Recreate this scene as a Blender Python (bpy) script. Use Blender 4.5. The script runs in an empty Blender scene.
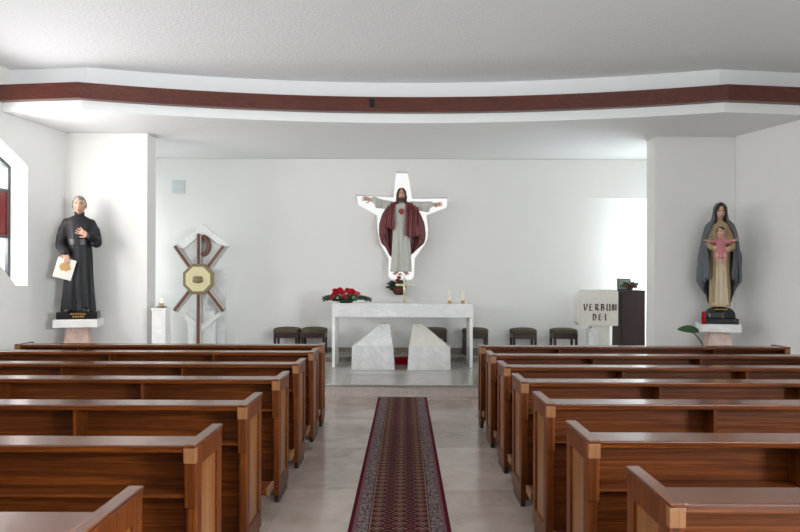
import bpy, bmesh, math, random
import numpy as np
from mathutils import Vector, Matrix, Quaternion
from mathutils.geometry import tessellate_polygon
random.seed(7)
PI = math.pi
C = bpy.context.scene.collection
V = Vector

# ------------------------------------------------------------------ materials
def lin(r, g, b):
    f = lambda c: (c/255/12.92) if c/255 <= .04045 else ((c/255+.055)/1.055)**2.4
    return (f(r), f(g), f(b), 1)

class NT:
    def __init__(s, name):
        s.m = bpy.data.materials.new(name); s.m.use_nodes = True
        s.t = s.m.node_tree; s.b = s.t.nodes['Principled BSDF']; s.out = s.t.nodes['Material Output']
    def n(s, t, **kw):
        x = s.t.nodes.new(t)
        for k, v in kw.items(): setattr(x, k, v)
        return x
    def l(s, a, b): s.t.links.new(a, b)
    def inp(s, sock, v):
        if isinstance(v, bpy.types.NodeSocket): s.l(v, sock)
        else: sock.default_value = v
    def math(s, op, a, b=0.0, c=0.0):
        x = s.n('ShaderNodeMath', operation=op)
        for i, v in enumerate((a, b, c)): s.inp(x.inputs[i], v)
        return x.outputs[0]
    def mix(s, f, a, b, mode='MIX'):
        x = s.n('ShaderNodeMix', data_type='RGBA', blend_type=mode)
        s.inp(x.inputs[0], f); s.inp(x.inputs[6], a); s.inp(x.inputs[7], b)
        return x.outputs[2]
    def coord(s, scale=(1, 1, 1), kind='Object', rot=(0, 0, 0)):
        tc = s.n('ShaderNodeTexCoord'); mp = s.n('ShaderNodeMapping')
        s.l(tc.outputs[kind], mp.inputs[0]); mp.inputs['Scale'].default_value = scale
        mp.inputs['Rotation'].default_value = rot
        return mp.outputs[0]
    def noise(s, vec, scale, detail=3, rough=.5, dist=0):
        x = s.n('ShaderNodeTexNoise'); s.l(vec, x.inputs['Vector'])
        x.inputs['Scale'].default_value = scale; x.inputs['Detail'].default_value = detail
        x.inputs['Roughness'].default_value = rough; x.inputs['Distortion'].default_value = dist
        return x.outputs[0]
    def ramp(s, f, stops):
        x = s.n('ShaderNodeValToRGB'); s.l(f, x.inputs[0])
        e = x.color_ramp.elements
        while len(e) < len(stops): e.new(.5)
        for i, (p, c) in enumerate(stops): e[i].position = p; e[i].color = c
        return x.outputs[0]
    def bump(s, h, strength, dist=.01):
        x = s.n('ShaderNodeBump'); s.l(h, x.inputs['Height'])
        x.inputs['Strength'].default_value = strength; x.inputs['Distance'].default_value = dist
        s.l(x.outputs[0], s.b.inputs['Normal'])
    def set(s, col=None, rough=None, spec=None, metal=None, coat=None, coat_rough=None):
        if col is not None: s.inp(s.b.inputs['Base Color'], col)
        if rough is not None: s.inp(s.b.inputs['Roughness'], rough)
        if spec is not None: s.b.inputs['Specular IOR Level'].default_value = spec
        if metal is not None: s.b.inputs['Metallic'].default_value = metal
        if coat is not None: s.b.inputs['Coat Weight'].default_value = coat
        if coat_rough is not None: s.b.inputs['Coat Roughness'].default_value = coat_rough
        return s.m

def plain(name, col, rough=.5, spec=.5, metal=0, var=.06, nscale=20, bump=0):
    t = NT(name); v = t.coord()
    n = t.noise(v, nscale, 3)
    d = tuple(c*(1-var) for c in col[:3])+(1,); u = tuple(min(1, c*(1+var)) for c in col[:3])+(1,)
    t.set(t.mix(n, d, u), rough, spec, metal)
    if bump: t.bump(n, bump, .003)
    return t.m

def wood(name, dark, mid, light, axis, rough=.28, coat=.25, spec=.5):
    t = NT(name)
    sc = {'x': (.8, 30, 30), 'y': (30, .8, 30), 'z': (30, 30, .8)}[axis]
    v = t.coord(sc)
    n1 = t.noise(v, 1.6, 5, .6, .6); n2 = t.noise(v, 9, 3, .5, .2)
    big = t.noise(t.coord((.7, 1.2, 1.2)), 1.5, 2)
    f = t.math('ADD', t.math('MULTIPLY', n1, .7), t.math('MULTIPLY', n2, .3))
    c = t.ramp(f, [(.34, dark), (.5, mid), (.66, light)])
    c = t.mix(t.math('MULTIPLY', big, .35), c, mid)
    t.set(c, rough, spec, 0, coat, .12)
    t.bump(n2, .04, .002)
    return t.m

def marble(name, base, vein, rough=.15, scale=2.2, amount=.6):
    t = NT(name); v = t.coord()
    n = t.noise(v, scale, 6, .6, 1.6)
    a = t.math('ABSOLUTE', t.math('SUBTRACT', n, .5))
    f = t.math('MULTIPLY', t.math('SUBTRACT', 1.0, t.math('MINIMUM', t.math('MULTIPLY', a, 11.0), 1.0)), amount)
    n2 = t.noise(v, scale*.7, 3)
    c = t.mix(t.math('ADD', f, t.math('MULTIPLY', t.math('SUBTRACT', n2, .45), .5)), base, vein)
    t.set(c, rough, .5)
    return t.m

def glow(name, col, st):
    t = NT(name); t.set((0, 0, 0, 1), .5)
    t.b.inputs['Emission Color'].default_value = col; t.b.inputs['Emission Strength'].default_value = st
    return t.m

def pane(name, col, gloss=.06):
    t = NT(name)
    tr = t.n('ShaderNodeBsdfTransparent'); tr.inputs[0].default_value = col
    gl = t.n('ShaderNodeBsdfGlossy'); gl.inputs['Roughness'].default_value = .05
    mx = t.n('ShaderNodeMixShader'); mx.inputs[0].default_value = gloss
    t.l(tr.outputs[0], mx.inputs[1]); t.l(gl.outputs[0], mx.inputs[2]); t.l(mx.outputs[0], t.out.inputs[0])
    return t.m

def painted(name, rough=.45):
    t = NT(name); a = t.n('ShaderNodeVertexColor', layer_name='paint')
    n = t.noise(t.coord(), 25, 2)
    c = t.mix(.12, a.outputs[0], t.mix(n, (.0, .0, .0, 1), a.outputs[0]))
    t.set(c, rough, .4)
    return t.m

def plaster(name, col, bump, scale, rough=.85):
    t = NT(name); v = t.coord()
    n = t.noise(v, scale, 4, .6); b = t.noise(v, .6, 2)
    t.set(t.mix(t.math('MULTIPLY', b, .25), col, tuple(c*.93 for c in col[:3])+(1,)), rough, .25)
    t.bump(n, bump, .012)
    return t.m

def tiles_mat(name, cols, sx, sy, grout, gw, rough):
    t = NT(name); v = t.coord()
    sep = t.n('ShaderNodeSeparateXYZ'); t.l(v, sep.inputs[0])
    fx = t.math('DIVIDE', sep.outputs[0], sx); fy = t.math('DIVIDE', sep.outputs[1], sy)
    cx = t.math('FLOOR', fx); cy = t.math('FLOOR', fy)
    wn = t.n('ShaderNodeTexWhiteNoise', noise_dimensions='2D')
    cb = t.n('ShaderNodeCombineXYZ'); t.l(cx, cb.inputs[0]); t.l(cy, cb.inputs[1]); t.l(cb.outputs[0], wn.inputs[0])
    n = t.noise(v, 3.5, 6, .65, .8); n2 = t.noise(v, 30, 3, .6)
    f = t.math('ADD', t.math('MULTIPLY', n, .65), t.math('MULTIPLY', wn.outputs[0], .25))
    f = t.math('ADD', f, t.math('MULTIPLY', n2, .12))
    c = t.ramp(f, [(.25, cols[0]), (.5, cols[1]), (.8, cols[2])])
    ex = t.math('ABSOLUTE', t.math('SUBTRACT', t.math('FRACT', fx), .5)); ey = t.math('ABSOLUTE', t.math('SUBTRACT', t.math('FRACT', fy), .5))
    line = t.math('MAXIMUM', t.math('GREATER_THAN', ex, .5-gw/sx), t.math('GREATER_THAN', ey, .5-gw/sy))
    t.set(t.mix(t.math('MULTIPLY', line, .3), c, grout), rough, .5)
    return t.m

M = {}
M['wall'] = plaster('white_plaster', lin(232, 231, 228), .10, 60)
M['ceil'] = plaster('stucco_ceiling', lin(238, 238, 240), 1, 24)
M['fascia'] = plaster('white_fascia', lin(238, 240, 240), .03, 60)
M['soffit'] = plaster('rough_soffit', lin(238, 238, 238), .7, 28)
M['beam'] = wood('beam_wood', lin(54, 22, 14), lin(84, 35, 22), lin(112, 50, 32), 'x', .35, .1)
PW = (lin(54, 23, 7), lin(91, 43, 12), lin(130, 69, 22))
M['pewtop'] = wood('polished_ledge_wood', *PW, 'x', .22, .3)
M['pewx'] = wood('pew_wood_lengthwise', *PW, 'x', .42, 0, .22)
M['pewy'] = wood('pew_wood_rail', *PW, 'y', .25, .25)
M['pewz'] = wood('pew_wood_upright', *PW, 'z', .4, .03, .25)
M['endgrain'] = wood('pale_block_wood', lin(112, 72, 42), lin(134, 90, 56), lin(150, 106, 70), 'z', .35, .1)
M['inset'] = wood('honey_wood_panel', lin(100, 60, 28), lin(132, 84, 42), lin(156, 106, 58), 'z', .35, .15)
M['cap'] = plain('pale_wood_cap', lin(128, 92, 62), .5)
M['pewdark'] = wood('dark_plinth_wood', lin(30, 15, 9), lin(44, 22, 12), lin(58, 30, 16), 'x', .45, 0)
M['dwood'] = wood('dark_mahogany', lin(26, 10, 8), lin(40, 16, 12), lin(54, 24, 17), 'z', .55, 0)
M['stoolwood'] = wood('stool_wood', lin(34, 17, 13), lin(48, 25, 19), lin(64, 34, 26), 'z', .4, .1)
M['cushion'] = plain('olive_upholstery', lin(86, 79, 67), .9, .2, 0, .15, 120, .3)
M['marble'] = marble('grey_white_marble', lin(232, 232, 232), lin(200, 200, 203), .18, 2.2, .4)
M['marble2'] = marble('white_marble', lin(246, 246, 244), lin(222, 222, 220), .25, 3, .4)
M['marble3'] = marble('cream_marble', lin(222, 219, 209), lin(204, 200, 189), .25, 3, .35)
M['pink'] = marble('pink_marble', lin(214, 184, 172), lin(176, 140, 128), .3, 6, .5)
M['base'] = marble('brown_marble_skirting', lin(146, 136, 124), lin(110, 100, 90), .2, 5)
M['floor'] = tiles_mat('floor_marble_tiles', (lin(144, 129, 119), lin(170, 156, 146), lin(190, 178, 168)), .9, 1.2, lin(130, 116, 108), .002, .16)
M['plat'] = tiles_mat('platform_marble', (lin(146, 142, 134), lin(168, 165, 158), lin(186, 184, 178)), .9, 1.2, lin(128, 122, 114), .002, .1)
M['riser'] = marble('riser_stone', lin(214, 202, 196), lin(186, 174, 170), .35, 9, .5)
M['black'] = plain('black_gloss', lin(22, 22, 25), .22)
M['frame'] = plain('dark_window_metal', lin(52, 54, 58), .4)
M['gold'] = plain('gilded_metal', lin(196, 158, 84), .3, .5, .9, .1, 60)
M['silver'] = plain('pale_gilt', lin(206, 196, 168), .3, .5, .7, .1, 60)
M['wax'] = plain('ivory_wax', lin(238, 232, 212), .5)
M['flame'] = glow('flame', (1, .62, .2, 1), 6)
M['opal'] = glow('opal_backlit_pane', (1, 1, 1, 1), .95)
M['clear'] = pane('clear_glass', (.93, .96, .97, 1))
M['redglass'] = pane('red_stained_glass', (.34, .004, .02, 1))
M['redlamp'] = plain('red_glass_candle', lin(150, 16, 18), .15)
M['redcloth'] = plain('red_carpet_cloth', lin(150, 14, 26), .9, .2)
M['leaf'] = plain('green_leaf', lin(42, 84, 40), .45, .5, 0, .35, 9)
M['leafdark'] = plain('dark_green_leaf', lin(24, 50, 28), .45, .5, 0, .35, 9)
M['petalred'] = plain('red_petal', lin(196, 24, 44), .6, .3, 0, .3, 25)
M['petalpink'] = plain('pink_petal', lin(222, 84, 110), .6, .3, 0, .2, 25)
M['petalwhite'] = plain('white_petal', lin(236, 234, 226), .6, .3)
M['basket'] = plain('brown_wicker', lin(84, 52, 42), .8, .3, 0, .3, 60, .5)
M['cassock'] = plain('black_painted_cassock', lin(27, 27, 31), .5, .35, 0, .2, 8)
M['sash'] = plain('black_painted_sash', lin(22, 22, 26), .35)
M['tunic'] = plain('grey_white_painted_robe', lin(186, 186, 178), .55, .4, 0, .12, 8)
M['cloak'] = plain('wine_red_painted_cloak', lin(108, 42, 46), .45, .45, 0, .3, 9)
M['cream'] = plain('cream_painted_skirt', lin(206, 190, 162), .5, .4, 0, .08, 8)
M['beige'] = plain('beige_painted_dress', lin(162, 140, 106), .5, .4, 0, .12, 8)
M['mantle'] = plain('blue_grey_painted_mantle', lin(90, 95, 101), .5, .4, 0, .15, 8)
M['rose'] = plain('pink_painted_smock', lin(186, 116, 122), .5)
M['hairbrown'] = plain('brown_painted_hair', lin(62, 42, 32), .5, .4, 0, .3, 30)
M['hairgrey'] = plain('grey_painted_hair', lin(118, 119, 122), .5, .4, 0, .25, 40)
M['heart'] = plain('red_painted_heart', lin(150, 30, 26), .4)
M['skin'] = painted('painted_skin')
M['ink'] = plain('dark_brown_lettering', lin(82, 46, 34), .5)
M['paper'] = plain('cream_paper', lin(226, 222, 212), .7)
M['ochre'] = plain('ochre_print', lin(186, 150, 96), .7, .3, 0, .35, 30)
M['chiwood'] = wood('red_brown_strip_wood', lin(86, 50, 38), lin(112, 68, 52), lin(136, 88, 68), 'z', .4, .1)
M['chiedge'] = plain('pale_grey_edge', lin(200, 196, 190), .5)
M['ivory'] = plain('ivory_enamel', lin(232, 222, 178), .4)
M['bronze'] = plain('aged_bronze', lin(146, 130, 100), .45, .5, .6, .2, 40)
M['photo'] = plain('grey_green_print', lin(120, 134, 122), .5, .5, 0, .5, 14)
M['switch'] = plain('pale_grey_plastic', lin(212, 214, 212), .4)
M['switchblue'] = plain('blue_grey_plastic', lin(198, 206, 210), .4)
M['terracotta'] = plain('brown_pot', lin(74, 44, 36), .8)

def carpet_mat():
    t = NT('patterned_runner'); v = t.coord()
    sp = t.n('ShaderNodeSeparateXYZ'); t.l(v, sp.inputs[0])
    x, y = sp.outputs[0], sp.outputs[1]
    ax = t.math('ABSOLUTE', x)
    red, mar, gold, navy, grey, mauve = lin(78, 17, 30), lin(74, 30, 37), lin(132, 104, 84), lin(34, 24, 32), lin(120, 110, 108), lin(108, 74, 82)
    def tri(s, p, off=0.0):       # 0 at the cell centre .. 1 at its border
        f = t.math('FRACT', t.math('ADD', t.math('DIVIDE', s, p), off+.5))
        return t.math('MULTIPLY', t.math('ABSOLUTE', t.math('SUBTRACT', f, .5)), 2.0)
    def band(d, lo, hi): return t.math('MULTIPLY', t.math('GREATER_THAN', d, lo), t.math('LESS_THAN', d, hi))
    # field: three columns of gold lozenges in rows on wine red, small rosettes between them
    px, py = .15, .087
    tx, ty = tri(x, px), tri(y, py)
    d = t.math('ADD', tx, t.math('MULTIPLY', ty, .75))
    col = t.mix(band(d, 0, .72), mar, gold)
    col = t.mix(band(d, .30, .52), col, mar)
    col = t.mix(band(d, .72, .86), col, navy)
    tx2, ty2 = tri(x, px, .5), tri(y, py, .5)
    d2 = t.math('ADD', t.math('MULTIPLY', tx2, 1.3), ty2)
    col = t.mix(band(d2, 0, .5), col, red)
    col = t.mix(band(d2, .5, .62), col, gold)
    col = t.mix(band(d2, 0, .18), col, navy)
    stripe = t.math('LESS_THAN', tri(y, py/2, .25), .22)
    col = t.mix(t.math('MULTIPLY', stripe, .6), col, navy)
    # side border band with small leaf dabs
    vo = t.n('ShaderNodeTexVoronoi'); t.l(v, vo.inputs[0]); vo.inputs['Scale'].default_value = 48
    bcol = t.mix(t.math('LESS_THAN', vo.outputs['Distance'], .42), grey, navy)
    bcol = t.mix(t.math('MULTIPLY', t.math('LESS_THAN', tri(y, .11), .3), .6), bcol, mauve)
    col = t.mix(t.math('GREATER_THAN', ax, .195), col, bcol)
    col = t.mix(band(ax, .195, .203), col, gold)
    col = t.mix(band(ax, .203, .209), col, navy)
    col = t.mix(band(ax, .292, .312), col, mauve)
    col = t.mix(t.math('GREATER_THAN', ax, .312), col, red)
    t.set(col, .95, .1)
    t.bump(t.noise(v, 400, 2), .3, .002)
    return t.m
M['runner'] = carpet_mat()

# ------------------------------------------------------------------ mesh helpers
def link(name, me, mat, parent=None, smooth=False, auto=None):
    o = bpy.data.objects.new(name, me); C.objects.link(o)
    if mat:
        me.materials.append(mat)
    if parent: o.parent = parent
    if smooth: me.polygons.foreach_set('use_smooth', [True]*len(me.polygons))
    if auto:
        me.polygons.foreach_set('use_smooth', [True]*len(me.polygons))
        try: me.set_sharp_from_angle(angle=auto)
        except Exception: pass
    return o

def obj(name, bm, mat, parent=None, smooth=False, bevel=0, auto=None, loc=None):
    bmesh.ops.recalc_face_normals(bm, faces=bm.faces[:])
    me = bpy.data.meshes.new(name); bm.to_mesh(me); bm.free()
    o = link(name, me, mat, parent, smooth, auto)
    if bevel:
        b = o.modifiers.new('bevel', 'BEVEL'); b.width = bevel; b.segments = 2; b.limit_method = 'ANGLE'; b.angle_limit = .6
    if loc: o.location = loc
    return o

def tag(o, label=None, cat=None, group=None, kind=None):
    if label: o['label'] = label
    if cat: o['category'] = cat
    if group: o['group'] = group
    if kind: o['kind'] = kind
    return o

def thing(name, label, cat, loc=(0, 0, 0), rz=0, group=None):
    o = bpy.data.objects.new(name, None); C.objects.link(o)
    o.empty_display_size = .1
    o.location = loc; o.rotation_euler = (0, 0, rz)
    return tag(o, label, cat, group)

def dup(root, loc, label):
    r = root.copy(); C.objects.link(r); r.location = loc; r['label'] = label
    def rec(a, b):
        for ch in list(a.children):
            c = ch.copy(); C.objects.link(c); c.parent = b; rec(ch, c)
    rec(root, r)
    return r

def struct(name, bm, mat, label=None, **k):
    o = obj(name, bm, mat, **k); o['kind'] = 'structure'
    if label: o['label'] = label
    return o

def box(bm, x0, x1, y0, y1, z0, z1):
    vs = [bm.verts.new((x, y, z)) for x in (x0, x1) for y in (y0, y1) for z in (z0, z1)]
    for f in ((0, 1, 3, 2), (4, 6, 7, 5), (0, 4, 5, 1), (2, 3, 7, 6), (0, 2, 6, 4), (1, 5, 7, 3)):
        bm.faces.new([vs[i] for i in f])
    return vs

def boxb(*a):
    bm = bmesh.new(); box(bm, *a); return bm

def prism(bm, pts, fn, d0, d1):
    """extrude the polygon pts (u,v) between depths d0 and d1; fn(u,v,d)->xyz"""
    a = [bm.verts.new(fn(u, v, d0)) for u, v in pts]; b = [bm.verts.new(fn(u, v, d1)) for u, v in pts]
    n = len(pts)
    tris = tessellate_polygon([[V((u, v, 0)) for u, v in pts]])
    for t in tris:
        try: bm.faces.new([a[i] for i in t]); bm.faces.new([b[i] for i in reversed(t)])
        except ValueError: pass
    for i in range(n):
        bm.faces.new((a[i], a[(i+1) % n], b[(i+1) % n], b[i]))

def plate(outer, holes, fn, d0, d1):
    bm = bmesh.new()
    loops = [outer]+holes
    flat = [p for l in loops for p in l]
    tris = tessellate_polygon([[V((u, v, 0)) for u, v in l] for l in loops])
    a = [bm.verts.new(fn(u, v, d0)) for u, v in flat]; b = [bm.verts.new(fn(u, v, d1)) for u, v in flat]
    for t in tris:
        try: bm.faces.new([a[i] for i in t]); bm.faces.new([b[i] for i in reversed(t)])
        except ValueError: pass
    k = 0
    for l in loops:
        n = len(l)
        for i in range(n):
            bm.faces.new((a[k+i], a[k+(i+1) % n], b[k+(i+1) % n], b[k+i]))
        k += n
    return bm

def lathe(bm, prof, seg=24, c=(0, 0, 0)):
    rings = []
    for r, z in prof:
        rings.append([bm.verts.new((c[0]+r*math.cos(2*PI*i/seg), c[1]+r*math.sin(2*PI*i/seg), c[2]+z)) for i in range(seg)])
    for p, q in zip(rings, rings[1:]):
        for i in range(seg):
            bm.faces.new((p[i], p[(i+1) % seg], q[(i+1) % seg], q[i]))
    bm.faces.new(rings[0][::-1]); bm.faces.new(rings[-1])

def sphere(bm, c, r, sc=(1, 1, 1), seg=16, rings=10, rot=None):
    m = Matrix.Translation(c) @ (rot.to_matrix().to_4x4() if rot else Matrix.Identity(4)) @ Matrix.Diagonal((*sc, 1))
    bmesh.ops.create_uvsphere(bm, u_segments=seg, v_segments=rings, radius=r, matrix=m)

def tube(bm, pts, radii, seg=12, flat=None):
    """swept tube with round ends. flat=(axis vector, factor) squashes the section."""
    pts = [V(p) for p in pts]
    if not hasattr(radii, '__len__'): radii = [radii]*len(pts)
    # cap rings
    P, R = [], []
    d0 = (pts[0]-pts[1]).normalized(); d1 = (pts[-1]-pts[-2]).normalized()
    for a in (80, 45, 20):
        P.append(pts[0]+d0*radii[0]*math.sin(math.radians(a))); R.append(radii[0]*math.cos(math.radians(a)))
    P += pts; R += list(radii)
    for a in (20, 45, 80):
        P.append(pts[-1]+d1*radii[-1]*math.sin(math.radians(a))); R.append(radii[-1]*math.cos(math.radians(a)))
    n = len(P); up = None; rings = []
    for i in range(n):
        t = (P[min(i+1, n-1)]-P[max(i-1, 0)]).normalized()
        if up is None:
            up = t.orthogonal().normalized()
        up = (up-t*up.dot(t)).normalized(); w = t.cross(up)
        ring = []
        for k in range(seg):
            a = 2*PI*k/seg
            off = up*math.cos(a)*R[i]+w*math.sin(a)*R[i]
            if flat: ax = V(flat[0]).normalized(); off -= ax*off.dot(ax)*(1-flat[1])
            ring.append(bm.verts.new(P[i]+off))
        rings.append(ring)
    for p, q in zip(rings, rings[1:]):
        for i in range(seg): bm.faces.new((p[i], p[(i+1) % seg], q[(i+1) % seg], q[i]))
    bm.faces.new(rings[0][::-1]); bm.faces.new(rings[-1])

def smooth_path(pts, n=6):
    pts = [V(p) for p in pts]; out = []
    for i in range(len(pts)-1):
        p0 = pts[max(i-1, 0)]; p1 = pts[i]; p2 = pts[i+1]; p3 = pts[min(i+2, len(pts)-1)]
        for k in range(n):
            t = k/n
            out.append(.5*((2*p1)+(-p0+p2)*t+(2*p0-5*p1+4*p2-p3)*t*t+(-p0+3*p1-3*p2+p3)*t**3))
    out.append(pts[-1]); return out

def remesh(bm, vox, smooth=2):
    bmesh.ops.recalc_face_normals(bm, faces=bm.faces[:])
    me = bpy.data.meshes.new('tmp'); bm.to_mesh(me); bm.free()
    o = bpy.data.objects.new('tmp', me); C.objects.link(o)
    m = o.modifiers.new('r', 'REMESH'); m.mode = 'VOXEL'; m.voxel_size = vox; m.adaptivity = 0
    if smooth:
        s = o.modifiers.new('s', 'SMOOTH'); s.factor = .5; s.iterations = smooth
    dg = bpy.context.evaluated_depsgraph_get()
    r = bpy.data.meshes.new_from_object(o.evaluated_get(dg))
    bpy.data.objects.remove(o); bpy.data.meshes.remove(me)
    return r

def paint(me, fn):
    n = len(me.vertices); co = np.empty(n*3); me.vertices.foreach_get('co', co); co = co.reshape(-1, 3)
    ca = me.color_attributes.new('paint', 'FLOAT_COLOR', 'POINT')
    ca.data.foreach_set('color', fn(co).astype(np.float32).ravel())

def loft(bm, keys, seg=96, levels=60, a0=None, a1=None, cap=True, twist=0):
    """keys: rows (h, cx, cy, rx, ry, amp, nf, phase). Full rings, or open between angles a0..a1 (per-key arrays)."""
    K = np.array(keys, float); hs = np.linspace(0, 1, levels); t = np.linspace(0, 1, len(K))
    # monotone-ish smooth interpolation
    def ip(c):
        y = K[:, c]; m = np.gradient(y, t); out = []
        for h in hs:
            i = min(np.searchsorted(t, h, side='right')-1, len(t)-2); d = t[i+1]-t[i]; s = (h-t[i])/d
            out.append((2*s**3-3*s**2+1)*y[i]+(s**3-2*s**2+s)*d*m[i]*.6+(-2*s**3+3*s**2)*y[i+1]+(s**3-s**2)*d*m[i+1]*.6)
        return np.array(out)
    col = [ip(c) for c in range(6)]; nf = int(K[0, 6]); ph = np.interp(hs, t, K[:, 7])
    A0 = np.interp(hs, t, a0) if a0 is not None else None; A1 = np.interp(hs, t, a1) if a1 is not None else None
    rings = []
    for i in range(levels):
        ring = []
        cnt = seg if A0 is None else seg+1
        for k in range(cnt):
            a = 2*PI*k/seg if A0 is None else A0[i]+(A1[i]-A0[i])*k/seg
            f = 1+col[5][i]*(math.sin(nf*a+ph[i])+.5*math.sin((nf+5)*a-1.7*ph[i]+1.1)+.35*math.sin((2*nf-3)*a+2.3))
            # angle 0 = front (-y), going to +x
            ring.append(bm.verts.new((col[1][i]+col[3][i]*f*math.sin(a), col[2][i]-col[4][i]*f*math.cos(a), col[0][i])))
        rings.append(ring)
    for p, q in zip(rings, rings[1:]):
        m = len(p)
        for i in range(m if A0 is None else m-1):
            bm.faces.new((p[i], p[(i+1) % m], q[(i+1) % m], q[i]))
    if cap and A0 is None:
        bm.faces.new(rings[0][::-1]); bm.faces.new(rings[-1])

def solid(o, th):
    m = o.modifiers.new('solid', 'SOLIDIFY'); m.thickness = th; m.offset = 0
    return o

# ------------------------------------------------------------------ camera and daylight
F = 610.0
EYE = 1.65
cam = bpy.data.cameras.new('camera'); co_ = bpy.data.objects.new('camera', cam); C.objects.link(co_)
cam.sensor_width = 36; cam.lens = F/800*36
cam.shift_x = -5/800; cam.shift_y = 14/800
co_.location = (0, 0, EYE)
co_.rotation_euler = (Matrix.Rotation(math.radians(-.2), 3, 'Y') @ Matrix.Rotation(PI/2, 3, 'X')).to_euler()
bpy.context.scene.camera = co_
vs = bpy.context.scene.view_settings
vs.view_transform = 'Standard'; vs.look = 'None'; vs.gamma = 1; vs.use_curve_mapping = False; vs.exposure = -0.03
w = bpy.data.worlds.new('sky'); bpy.context.scene.world = w; w.use_nodes = True
w.node_tree.nodes['Background'].inputs[0].default_value = (.86, .93, 1, 1)
w.node_tree.nodes['Background'].inputs[1].default_value = 1.6

def daylight(name, loc, aim, sx, sy, watts, col=(.95, .98, 1)):
    l = bpy.data.lights.new(name, 'AREA'); l.shape = 'RECTANGLE'; l.size = sx; l.size_y = sy; l.energy = watts; l.color = col
    o = bpy.data.objects.new(name, l); C.objects.link(o); o.location = loc
    d = V(aim).normalized()
    o.rotation_euler = d.to_track_quat('-Z', 'Z').to_euler()
    return o

# ------------------------------------------------------------------ room shell
XL, XR, YB, YR = -5.36, 5.25, 11.6, -3.2
HC, HS = 4.58, 3.95
PL, PS = .17, .28            # platform and rear step heights
Y1, Y2 = 8.62, 11.0
struct('floor', boxb(-6.1, 6.3, YR-.2, 12.8, -.1, 0), M['floor'], 'polished beige-grey stone tile floor')
SLL, SLR = .175, .36                      # the side walls converge towards the sanctuary
def wlx(y): return XL-SLL*max(0, min(9.62-y, 2.62))
def wrx(y): return XR+SLR*max(0, min(9.73-y, 1.73))
def quadslab(y0, z0, z1, y1=12.6):
    bm = bmesh.new(); pts = [(wlx(y0)+.001, y0), (wrx(y0)-.001, y0), (5.25, 9.73), (5.25, y1), (-5.36, y1), (-5.36, 9.62)] if y0 < 9.6 else [(-5.36, y0), (5.25, y0), (5.25, y1), (-5.36, y1)]
    prism(bm, pts, lambda u, v, d: (u, v, d), z0, z1); return bm
struct('floor_platform', quadslab(Y1+.02, 0, PL-.03), M['riser'], 'low stone altar platform')
struct('floor_platform_top', quadslab(Y1, PL-.03, PL, Y2+.1), M['plat'], 'polished grey marble top of the altar platform', bevel=.006)
struct('floor_step', boxb(-5.359, 5.249, Y2+.02, 12.6, PL, PS-.025), M['base'], 'second step below the back wall')
struct('floor_step_top', boxb(XL+.001, XR-.001, Y2, 12.6, PS-.025, PS), M['plat'], 'marble top of the second step', bevel=.005)

lw = lambda u, v, d: (d, u, v)
lang = lambda u, v, d: (wlx(u)-d, u, v)   # u = distance from the camera along the wall, d = outwards
rang = lambda u, v, d: (wrx(u)+d, u, v)
XN, XM = wlx(0), wrx(0)
W1 = [(8.87, 3.28), (8.87, 1.55), (8.67, 1.55), (8.33, 1.90), (7.2, 1.90), (7.2, 3.24), (8.0, 3.80)]
W2 = [(3.6, 1.5), (5.6, 1.5), (5.6, 3.2), (4.6, 3.75), (3.6, 3.2)]
W2c = [(.6, 1.5), (2.6, 1.5), (2.6, 3.2), (1.6, 3.75), (.6, 3.2)]
W2b = [(-2.2, 1.5), (-.2, 1.5), (-.2, 3.2), (-1.2, 3.75), (-2.2, 3.2)]
W3 = [(-2.5, 1.5), (-.5, 1.5), (-.5, 3.2), (-1.5, 3.75), (-2.5, 3.2)]
W4 = [(10.55, .6), (12.35, .6), (12.35, 3.15), (10.55, 3.15)]
rect = lambda y0, y1: [(y0, 0), (y1, 0), (y1, HC), (y0, HC)]
struct('wall_left', plate(rect(YR, 7.0), [W2, W2c, W2b], lang, 0, .2), M['wall'], 'white plaster left wall beside the pews')
struct('wall_left_front', plate(rect(7.0, 9.62), [W1], lang, 0, .3), M['wall'], 'white plaster left wall with the stained glass window')
W7 = [(10.15, .6), (11.15, .6), (11.15, 3.3), (10.15, 3.3)]  # added opening, out of view, brightens the left of the back wall
struct('wall_left_sanctuary', plate(rect(9.62, 12.8), [W7], lang, 0, .2), M['wall'], 'white side wall of the sanctuary, left')
struct('wall_right', plate(rect(YR, 8.0), [W3], rang, 0, .2), M['wall'], 'white plaster right wall beside the pews')
struct('wall_right_front', plate(rect(8.0, 9.73), [], rang, 0, .2), M['wall'], 'white plaster right wall beside the mother-and-child statue')
struct('wall_right_sanctuary', plate(rect(9.73, 12.8), [W4], rang, 0, .2), M['wall'], 'white side wall of the sanctuary, right')
W8 = [(1.4, 1.7), (5.2, 1.7), (5.2, 3.7), (1.4, 3.7)]  # added opening behind the camera, lets in frontal light
struct('wall_rear', plate([(XN, 0), (XM, 0), (XM, HC), (XN, HC)], [W8], lambda u, v, d: (u, d, v), YR-.2, YR), M['wall'], 'white plaster wall behind the pews')

bw = lambda u, v, d: (u, d, v)
K = 11.6/610
def wp(x, y): return ((x-405)*K, EYE+(280-y)*K)
NICHE = [wp(*p) for p in ((395.2, 171.3), (407.6, 171.6), (412, 197.4), (447.7, 197), (447.3, 207), (426.5, 215), (428.2, 228), (427.6, 238), (424.6, 244.5),
                          (414.6, 258), (414, 276), (411.5, 279.6), (391, 279.4), (388, 276), (388.4, 258), (380, 243.7), (377, 230), (376.3, 215), (357, 204.6), (355.6, 194.6), (393.2, 195.8))]
RX0, RH = 3.25, 3.215
struct('wall_back', plate([(XL, 0), (RX0, 0), (RX0, RH), (XR, RH), (XR, HS), (XL, HS)], [NICHE], bw, YB, YB+.22), M['wall'], 'white plaster wall behind the altar')
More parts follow.
